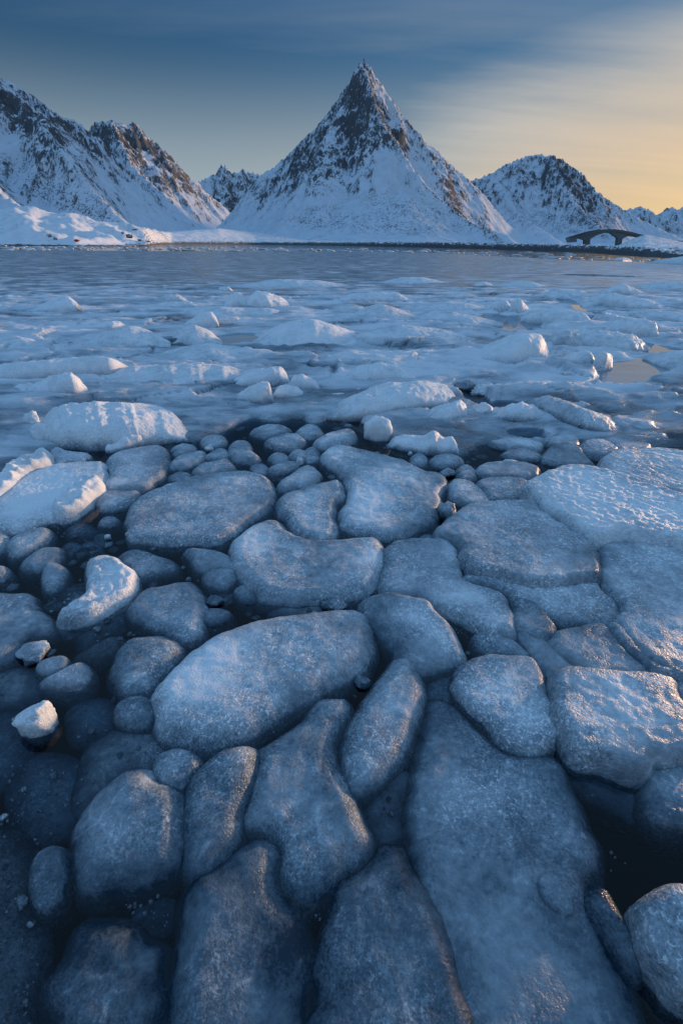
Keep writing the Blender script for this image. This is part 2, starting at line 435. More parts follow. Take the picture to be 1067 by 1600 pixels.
def mountain(name, ridges, cell, mat, slope=(1.25, 0.78), foot=35.0, rough=1.0, rocky=0.0, patches=(), brown=(), scrub=(), pad=1.0, seed=0, label=None, tip=0.0):
    """ridges: list of ([(px, py, y)...], steepness); terrain falls away from them on both sides"""
    K, S, ARC = [], [], []
    off = 0.0
    for pts, st in ridges:
        p = at_y([q[0] for q in pts], [q[1] for q in pts], [q[2] for q in pts])
        p = densify(p, cell * 2.0)
        K.append(p); S.append(np.full(len(p), st))
        ARC.append(off + np.concatenate([[0], np.cumsum(np.linalg.norm(np.diff(p, axis=0), axis=1))])); off += 5000
    K = np.concatenate(K); S = np.concatenate(S); ARC = np.concatenate(ARC)
    S = S * (1 + tip * sstep(0.62, 1.0, K[:, 2] / K[:, 2].max()))
    rx = K[:, 2].max() / slope[0] * pad + 60; ry = K[:, 2].max() / slope[1] * pad + 60
    xs = np.arange(K[:, 0].min() - rx, K[:, 0].max() + rx, cell)
    ys = np.arange(K[:, 1].min() - ry, K[:, 1].max() + ry * 0.55, cell)
    X, Y = np.meshgrid(xs, ys)
    w1 = fbm(V3(X / 260, Y / 260, seed + 3.3), 3) * 26 * rough
    w2 = fbm(V3(X / 260, Y / 260, seed + 9.1), 3) * 26 * rough
    best = np.full(X.shape, -1e9); arc = np.zeros(X.shape); rr = np.zeros(X.shape)
    for k in range(len(K)):
        r = np.hypot((X - K[k, 0] + w1 * 0.0) * slope[0], (Y - K[k, 1]) * slope[1]) * S[k]
        z = K[k, 2] - r
        m = z > best
        best[m] = z[m]
        th = np.arctan2(X[m] - K[k, 0], -(Y[m] - K[k, 1]))
        arc[m] = ARC[k] + th * 140.0; rr[m] = r[m]
    zz = foot * np.logaddexp(0, best / foot)
    near = np.exp(-rr / (cell * (5.0 + 8 * (tip > 0))))                         # keep the skyline where the ridge is
    hfrac = np.clip(zz / K[:, 2].max(), 0, 1)
    g = ridged(V3(arc / 70.0 + w1 * 0.03, rr / 320.0, seed + 0.5), 4)
    g2 = ridged(V3(X / 55.0 + w2 * 0.04, Y / 55.0, zz / 90.0 + seed), 5)
    amp = rough * (6 + 26 * sstep(0.08, 0.6, hfrac))
    zz = zz + (1 - 0.80 * near) * (amp * (g - 0.95) + amp * 0.55 * (g2 - 1.0)) * sstep(3, 40, zz)
    zz = zz + near * rough * (7.0 if tip == 0 else 3.0) * fbm(V3(X / 22.0, Y / 22.0, seed + 2.0), 3) * sstep(10, 60, zz)
    zz = np.where(zz < 1.0, zz - 6.0, zz)
    gy, gx = np.gradient(zz, cell)
    nz = 1 / np.sqrt(1 + gx ** 2 + gy ** 2)
    steep = 1 - nz
    P = np.stack([X, Y, zz], -1)
    px, py = project(P)
    rock = sstep(0.22, 0.50, steep) * 0.55 + rocky * sstep(0.1, 0.8, hfrac) + 0.0 + 0.28 * (g - 0.95)
    br = np.zeros_like(rock); sc = np.zeros_like(rock)
    for (cx, cy, rx_, ry_, ang, amt) in patches:
        ca, sa = math.cos(math.radians(ang)), math.sin(math.radians(ang))
        u = ((px - cx) * ca + (py - cy) * sa) / rx_; v = (-(px - cx) * sa + (py - cy) * ca) / ry_
        rock = rock + amt * np.exp(-(u * u + v * v))
    for (cx, cy, rx_, ry_, ang, amt) in brown:
        ca, sa = math.cos(math.radians(ang)), math.sin(math.radians(ang))
        u = ((px - cx) * ca + (py - cy) * sa) / rx_; v = (-(px - cx) * sa + (py - cy) * ca) / ry_
        e = amt * np.exp(-(u * u + v * v)); br = np.maximum(br, e); rock = rock + 0.55 * e
    for (cx, cy, rx_, ry_, ang, amt) in scrub:
        ca, sa = math.cos(math.radians(ang)), math.sin(math.radians(ang))
        u = ((px - cx) * ca + (py - cy) * sa) / rx_; v = (-(px - cx) * sa + (py - cy) * ca) / ry_
        sc = np.maximum(sc, amt * np.exp(-(u * u + v * v)))
    o = mesh_obj(name, P.reshape(-1, 3), grid_faces(*X.shape), mat, attrs={'surf': np.stack([np.clip(rock, 0, 1.2), np.clip(br, 0, 1), sc], -1).reshape(-1, 3)})
    return tag(o, label, 'mountain' if label else None, kind='structure')

def R(pts, y0, y1=None):
    y1 = y0 if y1 is None else y1
    n = len(pts)
    return [(p[0], p[1], y0 + (y1 - y0) * i / max(1, n - 1)) for i, p in enumerate(pts)]

left_sky = [(565, 91), (556, 104), (549, 121), (540, 135), (528, 152), (515, 170), (500, 191), (484, 207), (465, 226), (448, 243), (432, 257), (415, 268), (399, 280), (387, 297), (371, 320), (352, 343), (333, 363)]
right_sky = [(568, 90), (574, 97), (582, 108), (590, 121), (600, 137), (613, 156), (630, 180), (650, 203), (668, 222), (690, 243), (712, 262), (735, 283), (755, 302), (775, 328), (795, 352), (815, 370)]
spur = [(569, 96), (574, 118), (582, 150), (598, 188), (620, 222), (645, 262), (690, 312), (735, 347), (790, 373)]
mountain('mountain_peak',
         [(R(left_sky, 1800, 1860), 1.0), (R(right_sky, 1800, 1900), 1.0), (R(spur, 1798, 1360), 1.1),
          (R([(600, 242), (590, 285), (572, 330), (560, 360)], 1640, 1240), 0.62),
          (R([(535, 160), (505, 220), (470, 290), (440, 345)], 1770, 1420), 1.0)],
         5.0, MOUNT, (1.35, 0.80), 26, 0.75, 0.13,
         patches=[(568, 110, 7, 22, 0, 0.25), (585, 185, 14, 44, -32, 0.30), (625, 222, 16, 26, -45, 0.35), (540, 190, 22, 45, 15, 0.25), (470, 262, 55, 45, -40, 0.22), (550, 250, 40, 40, 0, 0.18), (430, 300, 40, 14, -45, 0.2), (520, 240, 40, 40, 0, 0.10),
                  (610, 262, 34, 18, 8, -0.75), (590, 305, 60, 26, 8, -0.5), (440, 330, 40, 20, -30, -0.3), (575, 300, 70, 10, 10, 0.30),
                  (610, 165, 9, 45, -32, -0.55), (500, 355, 120, 10, 0, -0.3), (395, 290, 12, 22, -35, 0.4)],
         brown=[(700, 322, 70, 9, 42, 0.8), (745, 345, 60, 7, 42, 0.8), (715, 300, 60, 14, 45, 0.4)],
         scrub=[(580, 350, 130, 16, 3, 1.0), (500, 330, 60, 10, -20, 0.6), (640, 330, 80, 20, 15, 0.9)], seed=1, tip=0.9)
m1 = [(-330, 60), (-200, 85), (-90, 98), (-40, 112), (0, 124), (22, 131), (45, 141), (60, 155), (80, 175), (105, 184), (125, 190), (137, 207), (160, 235), (200, 266), (240, 300), (272, 328), (305, 348), (335, 360)]
mountain('mountain_left', [(R(m1, 1150, 1500), 1.0), (R([(0, 124), (15, 160), (60, 190), (100, 240), (150, 300), (190, 345)], 1290, 900), 1.15),
                           (R([(-120, 150), (-60, 240), (0, 300), (60, 345)], 1100, 700), 1.0)],
         6.0, MOUNT, (1.05, 0.95), 22, 0.8, 0.12,
         patches=[(45, 195, 75, 14, 44, 0.50), (15, 158, 28, 14, 35, 0.4), (100, 190, 45, 8, 35, 0.25), (20, 240, 60, 12, 40, -0.5), (190, 300, 80, 14, 40, -0.15), (0, 200, 30, 20, 40, -0.4)],
         scrub=[(95, 300, 95, 22, 25, 1.3), (60, 270, 40, 16, 20, 1.1), (150, 325, 40, 14, 25, 1.4)], seed=5)
m2 = [(118, 226), (140, 201), (150, 190), (175, 187), (198, 196), (207, 191), (215, 203), (235, 215), (250, 235), (270, 250), (290, 270), (310, 286), (330, 306), (350, 321), (362, 336), (380, 352)]
mountain('mountain_left_far', [(R(m2, 2100, 2500), 1.0), (R([(175, 190), (200, 250), (250, 300), (300, 345)], 2100, 1700), 1.2)],
         8.0, MOUNT, (1.15, 0.85), 30, 0.9, 0.18,
         patches=[(180, 215, 60, 9, 12, 0.35), (250, 250, 80, 9, 42, 0.3), (160, 200, 16, 18, 0, 0.3)], seed=9)
mountain('mountain_valley_end', [(R([(270, 300), (300, 288), (322, 276), (338, 268), (345, 256), (352, 257), (362, 268), (372, 266), (379, 260), (388, 266), (402, 268), (430, 280), (480, 300)], 5000, 5200), 1.0)],
         14.0, FARM, (1.5, 0.8), 60, 1.2, 0.16, seed=13, tip=0.5)
m4 = [(640, 330), (700, 298), (745, 278), (770, 268), (790, 257), (815, 245), (840, 240), (862, 241), (878, 248), (890, 258), (905, 268), (918, 283), (935, 301), (950, 312), (975, 328), (1003, 343), (1040, 362), (1067, 377)]
mountain('mountain_right', [(R(m4, 2700, 2900), 1.0), (R([(862, 241), (880, 290), (915, 335), (955, 372)], 2720, 2150), 1.1), (R([(770, 270), (800, 320), (850, 365)], 2600, 1900), 1.0)],
         8.0, MOUNT, (1.05, 0.75), 34, 0.8, 0.24,
         patches=[(885, 275, 55, 11, 50, 0.35), (855, 270, 20, 16, 0, 0.2), (800, 300, 60, 20, 30, -0.25), (930, 345, 60, 22, 20, 0.40)],
         brown=[(815, 345, 60, 7, 40, 0.5)], scrub=[(880, 350, 120, 16, 10, 0.8)], seed=21)
mountain('mountain_right_far', [(R([(930, 345), (952, 333), (978, 327), (1001, 321), (1018, 329), (1045, 342), (1067, 351), (1110, 362), (1180, 372)], 4200, 4300), 1.0)],
         14.0, MOUNT, (1.0, 0.7), 50, 1.3, 0.05, scrub=[(1020, 355, 60, 14, 10, 0.7)], patches=[(1000, 352, 70, 16, 12, 0.30)], seed=25)
mountain('mountain_horizon', [(R([(985, 348), (1020, 341), (1040, 329), (1051, 322), (1060, 326), (1082, 317), (1120, 330), (1180, 325), (1260, 345)], 8000, 8200), 1.0)],
         30.0, FARM, (0.9, 0.6), 80, 2.6, 0.30, seed=29)

# ------------------------------------------------------------------ low shore land
def interp(xs, tab):
    tab = sorted(tab)
    return np.interp(xs, [q[0] for q in tab], [q[1] for q in tab])
def shore_land():
    nc, nr = 1000, 70
    px = np.linspace(-420, 1500, nc)
    ds = interp(px, [(-420, 190), (0, 200), (120, 205), (230, 260), (270, 600), (400, 850), (520, 860), (600, 700), (700, 480), (800, 330), (900, 235), (960, 165), (1010, 132), (1067, 115), (1500, 80)])
    band = interp(px, [(-420, 0.3), (200, 0.35), (235, 0.9), (270, 1.8), (480, 3.6), (600, 4.4), (700, 3.6), (800, 2.8), (900, 2.2), (1000, 1.6), (1067, 0.8), (1500, 0.8)])
    sky = interp(px, [(-420, 318), (-100, 322), (0, 333), (30, 328), (60, 325), (95, 333), (130, 341), (170, 347), (205, 352), (240, 359), (262, 363), (300, 360), (345, 357), (390, 362), (430, 368), (475, 375), (520, 376.5), (600, 377.5), (700, 379), (800, 381), (850, 382), (890, 384), (905, 388), (960, 388), (972, 381), (985, 374), (1003, 368.5), (1030, 373), (1067, 380), (1150, 384), (1500, 385)])
    L = interp(px, [(-420, 120), (200, 120), (260, 200), (400, 300), (600, 260), (800, 180), (900, 330), (985, 360), (1067, 330), (1500, 200)])
    t = np.concatenate([np.linspace(-0.12, 0.0, 5)[:-1], np.linspace(0, 1, 46) ** 1.5, np.linspace(1.03, 2.6, nr - 50)])
    d0 = rays(px, np.full_like(px, 384.0))
    az = d0[:, 0] / d0[:, 1]
    Yd = ds[None, :] + np.where(t[:, None] < 0, t[:, None] * 90, t[:, None] * L[None, :])
    X = Yd * az[None, :]
    zc = at_y(px, sky, ds + L)[:, 2]
    zc = np.maximum(zc, band + 0.4)
    tt = np.clip(t, 0, None)[:, None]
    up = 1 - np.exp(-tt * L[None, :] / (band[None, :] * 1.3))
    body = sstep(0.02, 1.0, tt) ** 0.8
    z = band[None, :] * up + (zc - band)[None, :] * body
    z = np.where(t[:, None] > 1, z - (t[:, None] - 1) * 3.0, z)
    z = np.where(t[:, None] < 0, t[:, None] * 12, z)
    left = sstep(300, 180, px)[None, :]
    n = fbm(V3(X / 16, Yd / 22, 4.0), 4); n2 = ridged(V3(X / 26, Yd / 34, 8.0), 3)
    amp = (0.55 + 1.5 * left) * sstep(0.0, 0.12, tt) * (1 - 0.75 * sstep(0.8, 1.0, tt) * sstep(1.3, 1.0, tt))
    z = z + amp * (n * 1.2 + (n2 - 0.9) * 0.9)
    z = z + band[None, :] * 0.30 * ridged(V3(X / 5.0, Yd / 5.0, 3.0), 4) * sstep(0.0, 0.01, tt) * sstep(0.4, 0.1, tt) - band[None, :] * 0.2 * sstep(0.0, 0.01, tt) * sstep(0.4, 0.1, tt)
    rel = z / band[None, :]
    nn = fbm(V3(X / 3.0, Yd / 3.0, z), 3)
    rock = np.where(tt <= 0.0, 1.3, 0.15 + 1.1 * sstep(1.35, 0.70, rel + 0.7 * nn))
    ppx, ppy = project(np.stack([X, Yd, z], -1))
    rock = np.where(rel > 1.5, 0.0, rock)
    sc = (0.25 + 0.5 * sstep(330, 480, px))[None, :] * np.ones_like(z) * sstep(0.1, 0.4, tt)
    o = mesh_obj('shore_terrain', np.stack([X, Yd, z], -1).reshape(-1, 3), grid_faces(len(t), nc), BANK,
                 attrs={'surf': np.stack([np.clip(rock, 0, 1.3), 0.05 * np.ones_like(z), sc], -1).reshape(-1, 3)})
    return tag(o, kind='structure')
shore_land()

# ------------------------------------------------------------------ the frozen bay
FRONT = [(-500, 790), (-60, 778), (20, 752), (70, 722), (110, 706), (170, 706), (230, 698), (300, 692), (345, 676), (400, 664), (430, 668), (470, 655), (520, 662), (560, 664), (610, 700), (660, 712), (720, 712), (790, 700), (850, 696), (905, 690), (960, 695), (1010, 708), (1067, 712), (1500, 700)]
BACK = [(-500, 388), (0, 391), (300, 392.5), (600, 394), (690, 396), (800, 402), (880, 406), (960, 408), (1067, 413), (1500, 425)]
# pools of melt water: (cx, cy, rx, ry, tilt) in photo pixels
POOLS = [(372, 527, 40, 11, 0), (985, 577, 62, 21, -8), (1030, 543, 55, 9, 8), (790, 502, 68, 14, 6), (885, 470, 36, 9, 25), (940, 430, 70, 2.2, 2),
         (685, 549, 26, 3.5, 0), (1050, 480, 40, 3, 6), (740, 617, 34, 12, 25), (800, 630, 36, 8, 5), (690, 640, 30, 5, 0), (965, 497, 22, 5, 10), (830, 672, 40, 9, 4)]
def sheet():
    nr, nc = 470, 440
    ys = 2.6 * (150 / 2.6) ** np.linspace(0, 1, nr)
    tt = np.sinh(np.linspace(-1.6, 1.6, nc)) / math.sinh(1.6) * 1.7
    Y, T = np.meshgrid(ys, tt, indexing='ij')
    X = T * Y
    f = ground([p[0] for p in FRONT], [p[1] for p in FRONT]); b = ground([p[0] for p in BACK], [p[1] for p in BACK])
    yf = np.interp(tt, f[:, 0] / f[:, 1], f[:, 1]); yb = np.interp(tt, b[:, 0] / b[:, 1], b[:, 1])
    yf = yf[None, :] + 0.22 * fbm(V3(X * 1.7, Y * 0.0, 3.0), 4)
    yb = yb[None, :] * (1 + 0.05 * fbm(V3(X / 7, Y * 0.0, 5.0), 4))
    m = sstep(-0.10, 0.16, Y - yf) * sstep(0.02, -0.02, Y / yb - 1 + 0.01 * fbm(V3(X / 2.0, Y / 4.0, 1.0), 3))
    px, py = project(np.stack([X, Y, np.full_like(X, 0.03)], -1))
    sw = fbm(V3(X * 0.34, Y * 0.62, 2.0), 4); sw2 = ridged(V3(X * 0.22 + 4, Y * 0.48, 6.0), 3)
    fade = 0.78 * sstep(3.5, 6.5, Y) * sstep(34, 13, Y)
    rightish = sstep(-0.3, 0.5, T)
    z = 0.035 + fade * (0.055 * np.clip(sw, -0.25, 1) + (0.05 + 0.06 * rightish) * np.clip(sw2 - 0.85, 0, 1)) + 0.012 * fbm(V3(X * 2.6, Y * 2.6, 7.0), 3)
    rip = ridged(V3(X * 0.55 + Y * 0.12, Y * 1.25, 21.0), 4)
    z = z + fade * (0.035 + 0.045 * rightish) * np.clip(rip - 0.8, -0.2, 1.0) + fade * 0.022 * fbm(V3(X * 4.5, Y * 6.5, 23.0), 3)
    z = z + sstep(20, 40, Y) * 0.02 * fbm(V3(X * 0.2, Y * 0.2, 1.0), 3)
    # broken plates: every cell a slab with its own height and tilt, cracks between
    wx = X + 0.45 * fbm(V3(X * 0.9, Y * 0.9, 31.0), 3); wy = Y + 0.30 * fbm(V3(X * 0.9, Y * 0.9, 37.0), 3)
    cw, ch = 1.5, 0.95
    gi, gj = np.floor(wx / cw), np.floor(wy / ch)
    def h2(i, j, k): return np.modf(np.abs(np.sin(i * 127.1 + j * 311.7 + k * 74.7) * 43758.5453))[0]
    f1 = np.full(X.shape, 9.0); f2 = np.full(X.shape, 9.0); ph = np.zeros(X.shape)
    for di in (-1, 0, 1):
        for dj in (-1, 0, 1):
            i, j = gi + di, gj + dj
            ox, oy = wx - (i + 0.15 + 0.7 * h2(i, j, 1)) * cw, wy - (j + 0.15 + 0.7 * h2(i, j, 2)) * ch
            d = np.hypot(ox / cw, oy / ch)
            hh = 0.075 * h2(i, j, 3) ** 1.5 - 0.022 + 0.07 * (h2(i, j, 4) - 0.5) * ox / cw + 0.11 * (h2(i, j, 5) - 0.3) * oy / ch
            c1 = d < f1
            f2 = np.where(c1, f1, np.minimum(f2, d)); ph = np.where(c1, hh, ph); f1 = np.where(c1, d, f1)
    crack = sstep(0.0, 0.07, f2 - f1)
    pm = fade * sstep(-0.25, 0.25, fbm(V3(X * 0.25, Y * 0.3, 41.0), 3) + 0.25 * rightish)
    z = z + pm * 1.5 * (ph * sstep(0.0, 0.06, f2 - f1) + 0.018 * np.exp(-((f2 - f1 - 0.09) / 0.05) ** 2) - 0.022 * (1 - crack))
    pool = np.zeros_like(z)
    for (cx, cy, rx, ry, an) in POOLS:
        ca, sa = math.cos(math.radians(an)), math.sin(math.radians(an))
        u = ((px - cx) * ca + (py - cy) * sa) / rx; v = (-(px - cx) * sa + (py - cy) * ca) / ry
        d = np.hypot(u, v) + 0.22 * fbm(V3(X * 1.8, Y * 1.8, 11.0), 3)
        pool = np.maximum(pool, sstep(1.12, 0.88, d))
    deep = ((px > 690) & (px < 850) & (py > 600))
    z = z * (1 - pool) + pool * np.where(deep, -0.05, -0.006)
    z = z * m + (1 - m) * -0.16
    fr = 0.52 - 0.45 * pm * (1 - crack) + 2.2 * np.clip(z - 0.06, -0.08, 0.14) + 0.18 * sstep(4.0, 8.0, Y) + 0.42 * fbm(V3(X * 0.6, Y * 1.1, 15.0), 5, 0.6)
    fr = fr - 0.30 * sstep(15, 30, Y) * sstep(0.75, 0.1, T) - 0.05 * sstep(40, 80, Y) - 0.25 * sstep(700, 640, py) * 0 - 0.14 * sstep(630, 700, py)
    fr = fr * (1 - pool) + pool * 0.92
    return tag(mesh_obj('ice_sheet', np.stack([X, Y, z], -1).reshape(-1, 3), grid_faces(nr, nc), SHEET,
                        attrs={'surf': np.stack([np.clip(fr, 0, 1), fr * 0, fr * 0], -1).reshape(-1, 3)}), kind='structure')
sheet()

# ------------------------------------------------------------------ bridge
def bridge():
    Y0 = 520.0
    root = bpy.data.objects.new('road_bridge', None)
    scene.collection.objects.link(root)
    base = at_y([940], [389], Y0)[0]; root.location = base
    def P2(px, py): return at_y([px], [py], Y0)[0] - base
    def prism(name, top, bot, w, mat, yo=0.0):
        pts = [P2(*q) for q in top] + [P2(*q) for q in reversed(bot)]
        n = len(pts); v = []
        for s in (-1, 1): v += [(p[0], yo + s * w / 2, p[2]) for p in pts]
        f = [tuple(range(n)), tuple(range(2 * n - 1, n - 1, -1))]
        f += [(i + n, (i + 1) % n + n, (i + 1) % n, i) for i in range(n)]
        return mesh_obj(name, v, f, mat, root, smooth=False)
    top = [(886, 373), (896, 370), (908, 366.5), (920, 363), (932, 360.8), (945, 359.8), (958, 360), (970, 361.5), (982, 364), (993, 367), (1003, 369.4), (1012, 371.2)]
    tb = [(x, y + 1.4) for x, y in top]
    prism('deck', top, tb, 9.5, CONC)
    gt = [(x, y + 1.4) for x, y in top]
    gb = [(886, 375.6), (897, 373.6), (905, 372.9), (911, 375), (916, 376.5), (922, 372.2), (930, 367.6), (940, 364.3), (948, 363.7), (954, 365.2), (961, 370), (966, 374), (970, 373), (978, 369), (988, 369.6), (998, 371.2), (1012, 373)]
    prism('girder', gt, gb, 6.0, CONC)
    prism('pier', [(912, 374.5), (920, 374)], [(911.5, 389), (918.5, 389)], 5.4, CONC)
    prism('pier', [(963, 371.5), (970, 372)], [(961.5, 388), (967.5, 388)], 5.4, CONC)
    prism('abutment', [(886, 373.5), (897, 371.5)], [(888, 379), (898, 378)], 8.6, CONC)
    for s in (-1, 1):
        prism('parapet', [(x, y - 1.5) for x, y in top], [(x, y - 0.1) for x, y in top], 0.35, STEEL, s * 4.5)
    tag(root, 'dark concrete road bridge with a haunched arch below the mountains', 'bridge')
bridge()
# guard rail running down the causeway from the bridge
def guard_rail():
    xs = np.linspace(1013, 1120, 26)
    ys = interp(xs, [(1013, 371.0), (1030, 374.0), (1067, 379.3), (1120, 385)])
    yd = interp(xs, [(1013, 518), (1067, 440), (1120, 400)])
    P = at_y(xs, ys, yd)
    root = bpy.data.objects.new('guard_rail', None); scene.collection.objects.link(root); root.location = P[0]
    v, f = [], []
    for i, p in enumerate(P):
        for dz in (0.0, 0.9):
            for dy in (-0.1, 0.1): v.append((p[0] - P[0][0], p[1] - P[0][1] + dy, p[2] - P[0][2] + dz))
        if i:
            a, b = 4 * i - 4, 4 * i
            f += [(a, b, b + 2, a + 2), (a + 1, a + 3, b + 3, b + 1), (a + 2, b + 2, b + 3, a + 3), (a, a + 1, b + 1, b)]
    mesh_obj('rail', v, f, STEEL, root, smooth=False)
    pm = None
    for i in range(0, len(P), 2):
        q = P[i] - P[0]
        if pm is None:
            pv = [(x, y, z) for z in (-2.0, 0.3) for y in (-.12, .12) for x in (-.12, .12)]
            pf = [(0, 2, 3, 1), (4, 5, 7, 6), (0, 1, 5, 4), (2, 6, 7, 3), (0, 4, 6, 2), (1, 3, 7, 5)]
            o = mesh_obj('post', pv, pf, STEEL, root, smooth=False); pm = o.data
        else:
            o = bpy.data.objects.new('post', pm); scene.collection.objects.link(o); o.parent = root
        o.location = q
    tag(root, 'thin dark guard rail running down the snowy causeway from the bridge', 'guard rail')
guard_rail()

# ------------------------------------------------------------------ floes
FLOE_OUTLINES = []        # world outlines, used to keep slush in the gaps
def closed_curve(pts, n):
    """smooth closed curve through pts, n points evenly along it"""
    p = np.asarray(pts, float)
    P0, P1, P2, P3 = np.roll(p, 1, 0), p, np.roll(p, -1, 0), np.roll(p, -2, 0)
    t = np.linspace(0, 1, 12, endpoint=False)[None, :, None]
    a, b, c, d = (q[:, None, :] for q in (P0, P1, P2, P3))
    q = 0.5 * (2 * b + (c - a) * t + (2 * a - 5 * b + 4 * c - d) * t ** 2 + (3 * b - a - 3 * c + d) * t ** 3)
    q = q.reshape(-1, 2)
    s = np.concatenate([[0], np.cumsum(np.linalg.norm(np.diff(np.vstack([q, q[:1]]), axis=0), axis=1))])
    u = np.linspace(0, s[-1], n, endpoint=False)
    qq = np.vstack([q, q[:1]])
    return np.stack([np.interp(u, s, qq[:, 0]), np.interp(u, s, qq[:, 1])], -1), s[-1]

def floe(name, label, cat, poly, T=0.05, frost=0.35, pit=0.0, rim=0.0, tilt=(0, 0), R_=0.10, z0=0.0, und=0.007, B=0.14, spots=(), group='ice floes afloat on the dark water', dirt=0.0, jag=0.017, p=1.7, lump=0.0, lf=9.0):
    sd = abs(hash((poly[0], poly[1]))) % 1000 * 0.37
    poly = [(x + (37 * i % 61) if x >= 1120 else (x - (41 * i % 57) if x <= -58 else x), y) for i, (x, y) in enumerate(poly)]   # ragged beyond the frame
    if 0.02 < T < 0.09: T = 0.02 + (T - 0.02) * 0.72
    und = min(und, 0.010)
    _mx, _my = np.mean([q[0] for q in poly]), np.mean([q[1] for q in poly])
    if _mx > 680 and 690 < _my < 1215: R_, jag, p = R_ * 0.45, jag * 1.3, 2.0
    g = ground([q[0] for q in poly], [q[1] for q in poly], max(T * 0.4, 0.0))[:, :2]
    area = np.sum(g[:, 0] * np.roll(g[:, 1], -1) - np.roll(g[:, 0], -1) * g[:, 1])
    if area < 0: g = g[::-1]
    size = math.sqrt(abs(area) / 2)
    n = int(np.clip(size * 190, 48, 220))
    c, per = closed_curve(g, n)
    tan = np.roll(c, -1, 0) - np.roll(c, 1, 0); tan /= np.linalg.norm(tan, axis=1)[:, None] + 1e-9
    nor = np.stack([tan[:, 1], -tan[:, 0]], -1)
    jj = jag * min(1.0, size / 0.4)
    c = c + nor * (0.031 + jj * fbm(V3(c[:, 0] * 7, c[:, 1] * 7, sd), 5, 0.6))[:, None]
    FLOE_OUTLINES.append((c, T))
    C = np.fft.fft(c[:, 0] + 1j * c[:, 1]); k = np.abs(np.fft.fftfreq(n, 1.0 / n))
    M = int(np.clip(size * 75, 14, 70))
    rr = 1 - np.linspace(0, 1, M) ** 1.35 * 0.985
    rings = [np.fft.ifft(C * np.where(k == 0, 1.0, r ** (1 + 0.55 * np.maximum(k - 1, 0)))) for r in rr]
    XY = np.stack([np.stack([q.real, q.imag], -1) for q in rings])            # M, n, 2
    flat = XY.reshape(-1, 2)
    d = np.full(len(flat), 1e9)
    cc = np.repeat(c, 2, 0); cc[1::2] = (c + np.roll(c, -1, 0)) / 2
    for i in range(0, len(cc), 24):
        d = np.minimum(d, np.sqrt(((flat[:, None, :] - cc[None, i:i + 24, :]) ** 2).sum(-1)).min(1))
    d = np.where(np.repeat(np.arange(M), n) == 0, 0.0, d)
    Rr = min(R_ * 0.45 + 0.042, 0.42 * size)
    e = 0.065
    sh = (1 - (1 - np.clip(d / Rr, 0, 1)) ** p) ** (1 / p)
    cen = c.mean(0)
    inn = sstep(0, Rr * 1.3, d)
    x, y = flat[:, 0], flat[:, 1]
    z = z0 - e + (T + e) * sh + inn * (und * (fbm(V3(x * 3.2, y * 3.2, sd + 1), 4)) + und * 0.35 * fbm(V3(x * 16, y * 16, sd), 3))
    if lump:
        z = z + lump * np.clip(inn * 1.4, 0, 1) * np.clip(ridged(V3(x * lf, y * lf, sd), 3) - 0.75, -0.2, 1.2)
    z = z + rim * np.exp(-((d - Rr * 0.75) / (Rr * 0.45)) ** 2)
    z = z + (x - cen[0]) * tilt[0] * 0.7 * inn + (y - cen[1]) * tilt[1] * 0.7 * inn
    if pit: z = z + pit * inn * 0.010 * fbm(V3(x * 26, y * 26, sd), 2)
    fr = np.full(len(x), frost + 0.09 - 0.15 * sstep(1120, 1500, np.mean([q[1] for q in poly])))  # frost lowered down the frame, vignette darkening painted into the floe colour
    px, py = project(np.stack([x, y, z], -1))
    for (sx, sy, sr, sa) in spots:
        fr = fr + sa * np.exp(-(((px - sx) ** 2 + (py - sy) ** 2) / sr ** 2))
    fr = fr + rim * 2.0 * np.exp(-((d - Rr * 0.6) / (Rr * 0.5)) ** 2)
    fr = fr + 0.16 * fbm(V3(x * 2.2, y * 2.2, sd + 5), 3)
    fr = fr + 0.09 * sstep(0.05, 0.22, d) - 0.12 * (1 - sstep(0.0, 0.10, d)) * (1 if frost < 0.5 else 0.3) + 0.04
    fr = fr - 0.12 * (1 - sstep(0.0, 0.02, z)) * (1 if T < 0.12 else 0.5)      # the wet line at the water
    top = np.stack([x, y, z], -1)
    # underside
    rb = np.array([0.93, 0.75, 0.4, 0.02])
    zb = -e - B * np.array([0.45, 0.8, 1.0, 1.0])
    bot = [np.stack([q.real, q.imag, np.full(n, z0 + h)], -1) for q, h in
           zip([np.fft.ifft(C * np.where(k == 0, 1.0, r ** (1 + 0.55 * np.maximum(k - 1, 0)))) for r in rb], zb)]
    verts = np.concatenate([np.concatenate(bot[::-1]), top])
    f0 = grid_faces(len(rb) + M, n, True)
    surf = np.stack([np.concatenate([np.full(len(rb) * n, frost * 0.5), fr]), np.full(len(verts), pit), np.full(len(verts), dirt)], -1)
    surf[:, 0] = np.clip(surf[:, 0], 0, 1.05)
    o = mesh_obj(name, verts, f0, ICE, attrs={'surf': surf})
    # close the two small end holes
    import bmesh
    bm = bmesh.new(); bm.from_mesh(o.data); bm.verts.ensure_lookup_table()
    bm.faces.new([bm.verts[i] for i in range(n)][::-1]); N = len(verts)
    f = bm.faces.new([bm.verts[i] for i in range(N - n, N)]); f.smooth = True
    bm.to_mesh(o.data); bm.free()
    # origin at the middle of the thing
    o.data.transform(Matrix.Translation((-cen[0], -cen[1], 0))); o.location = (cen[0], cen[1], 0)
    return tag(o, label, cat, group)

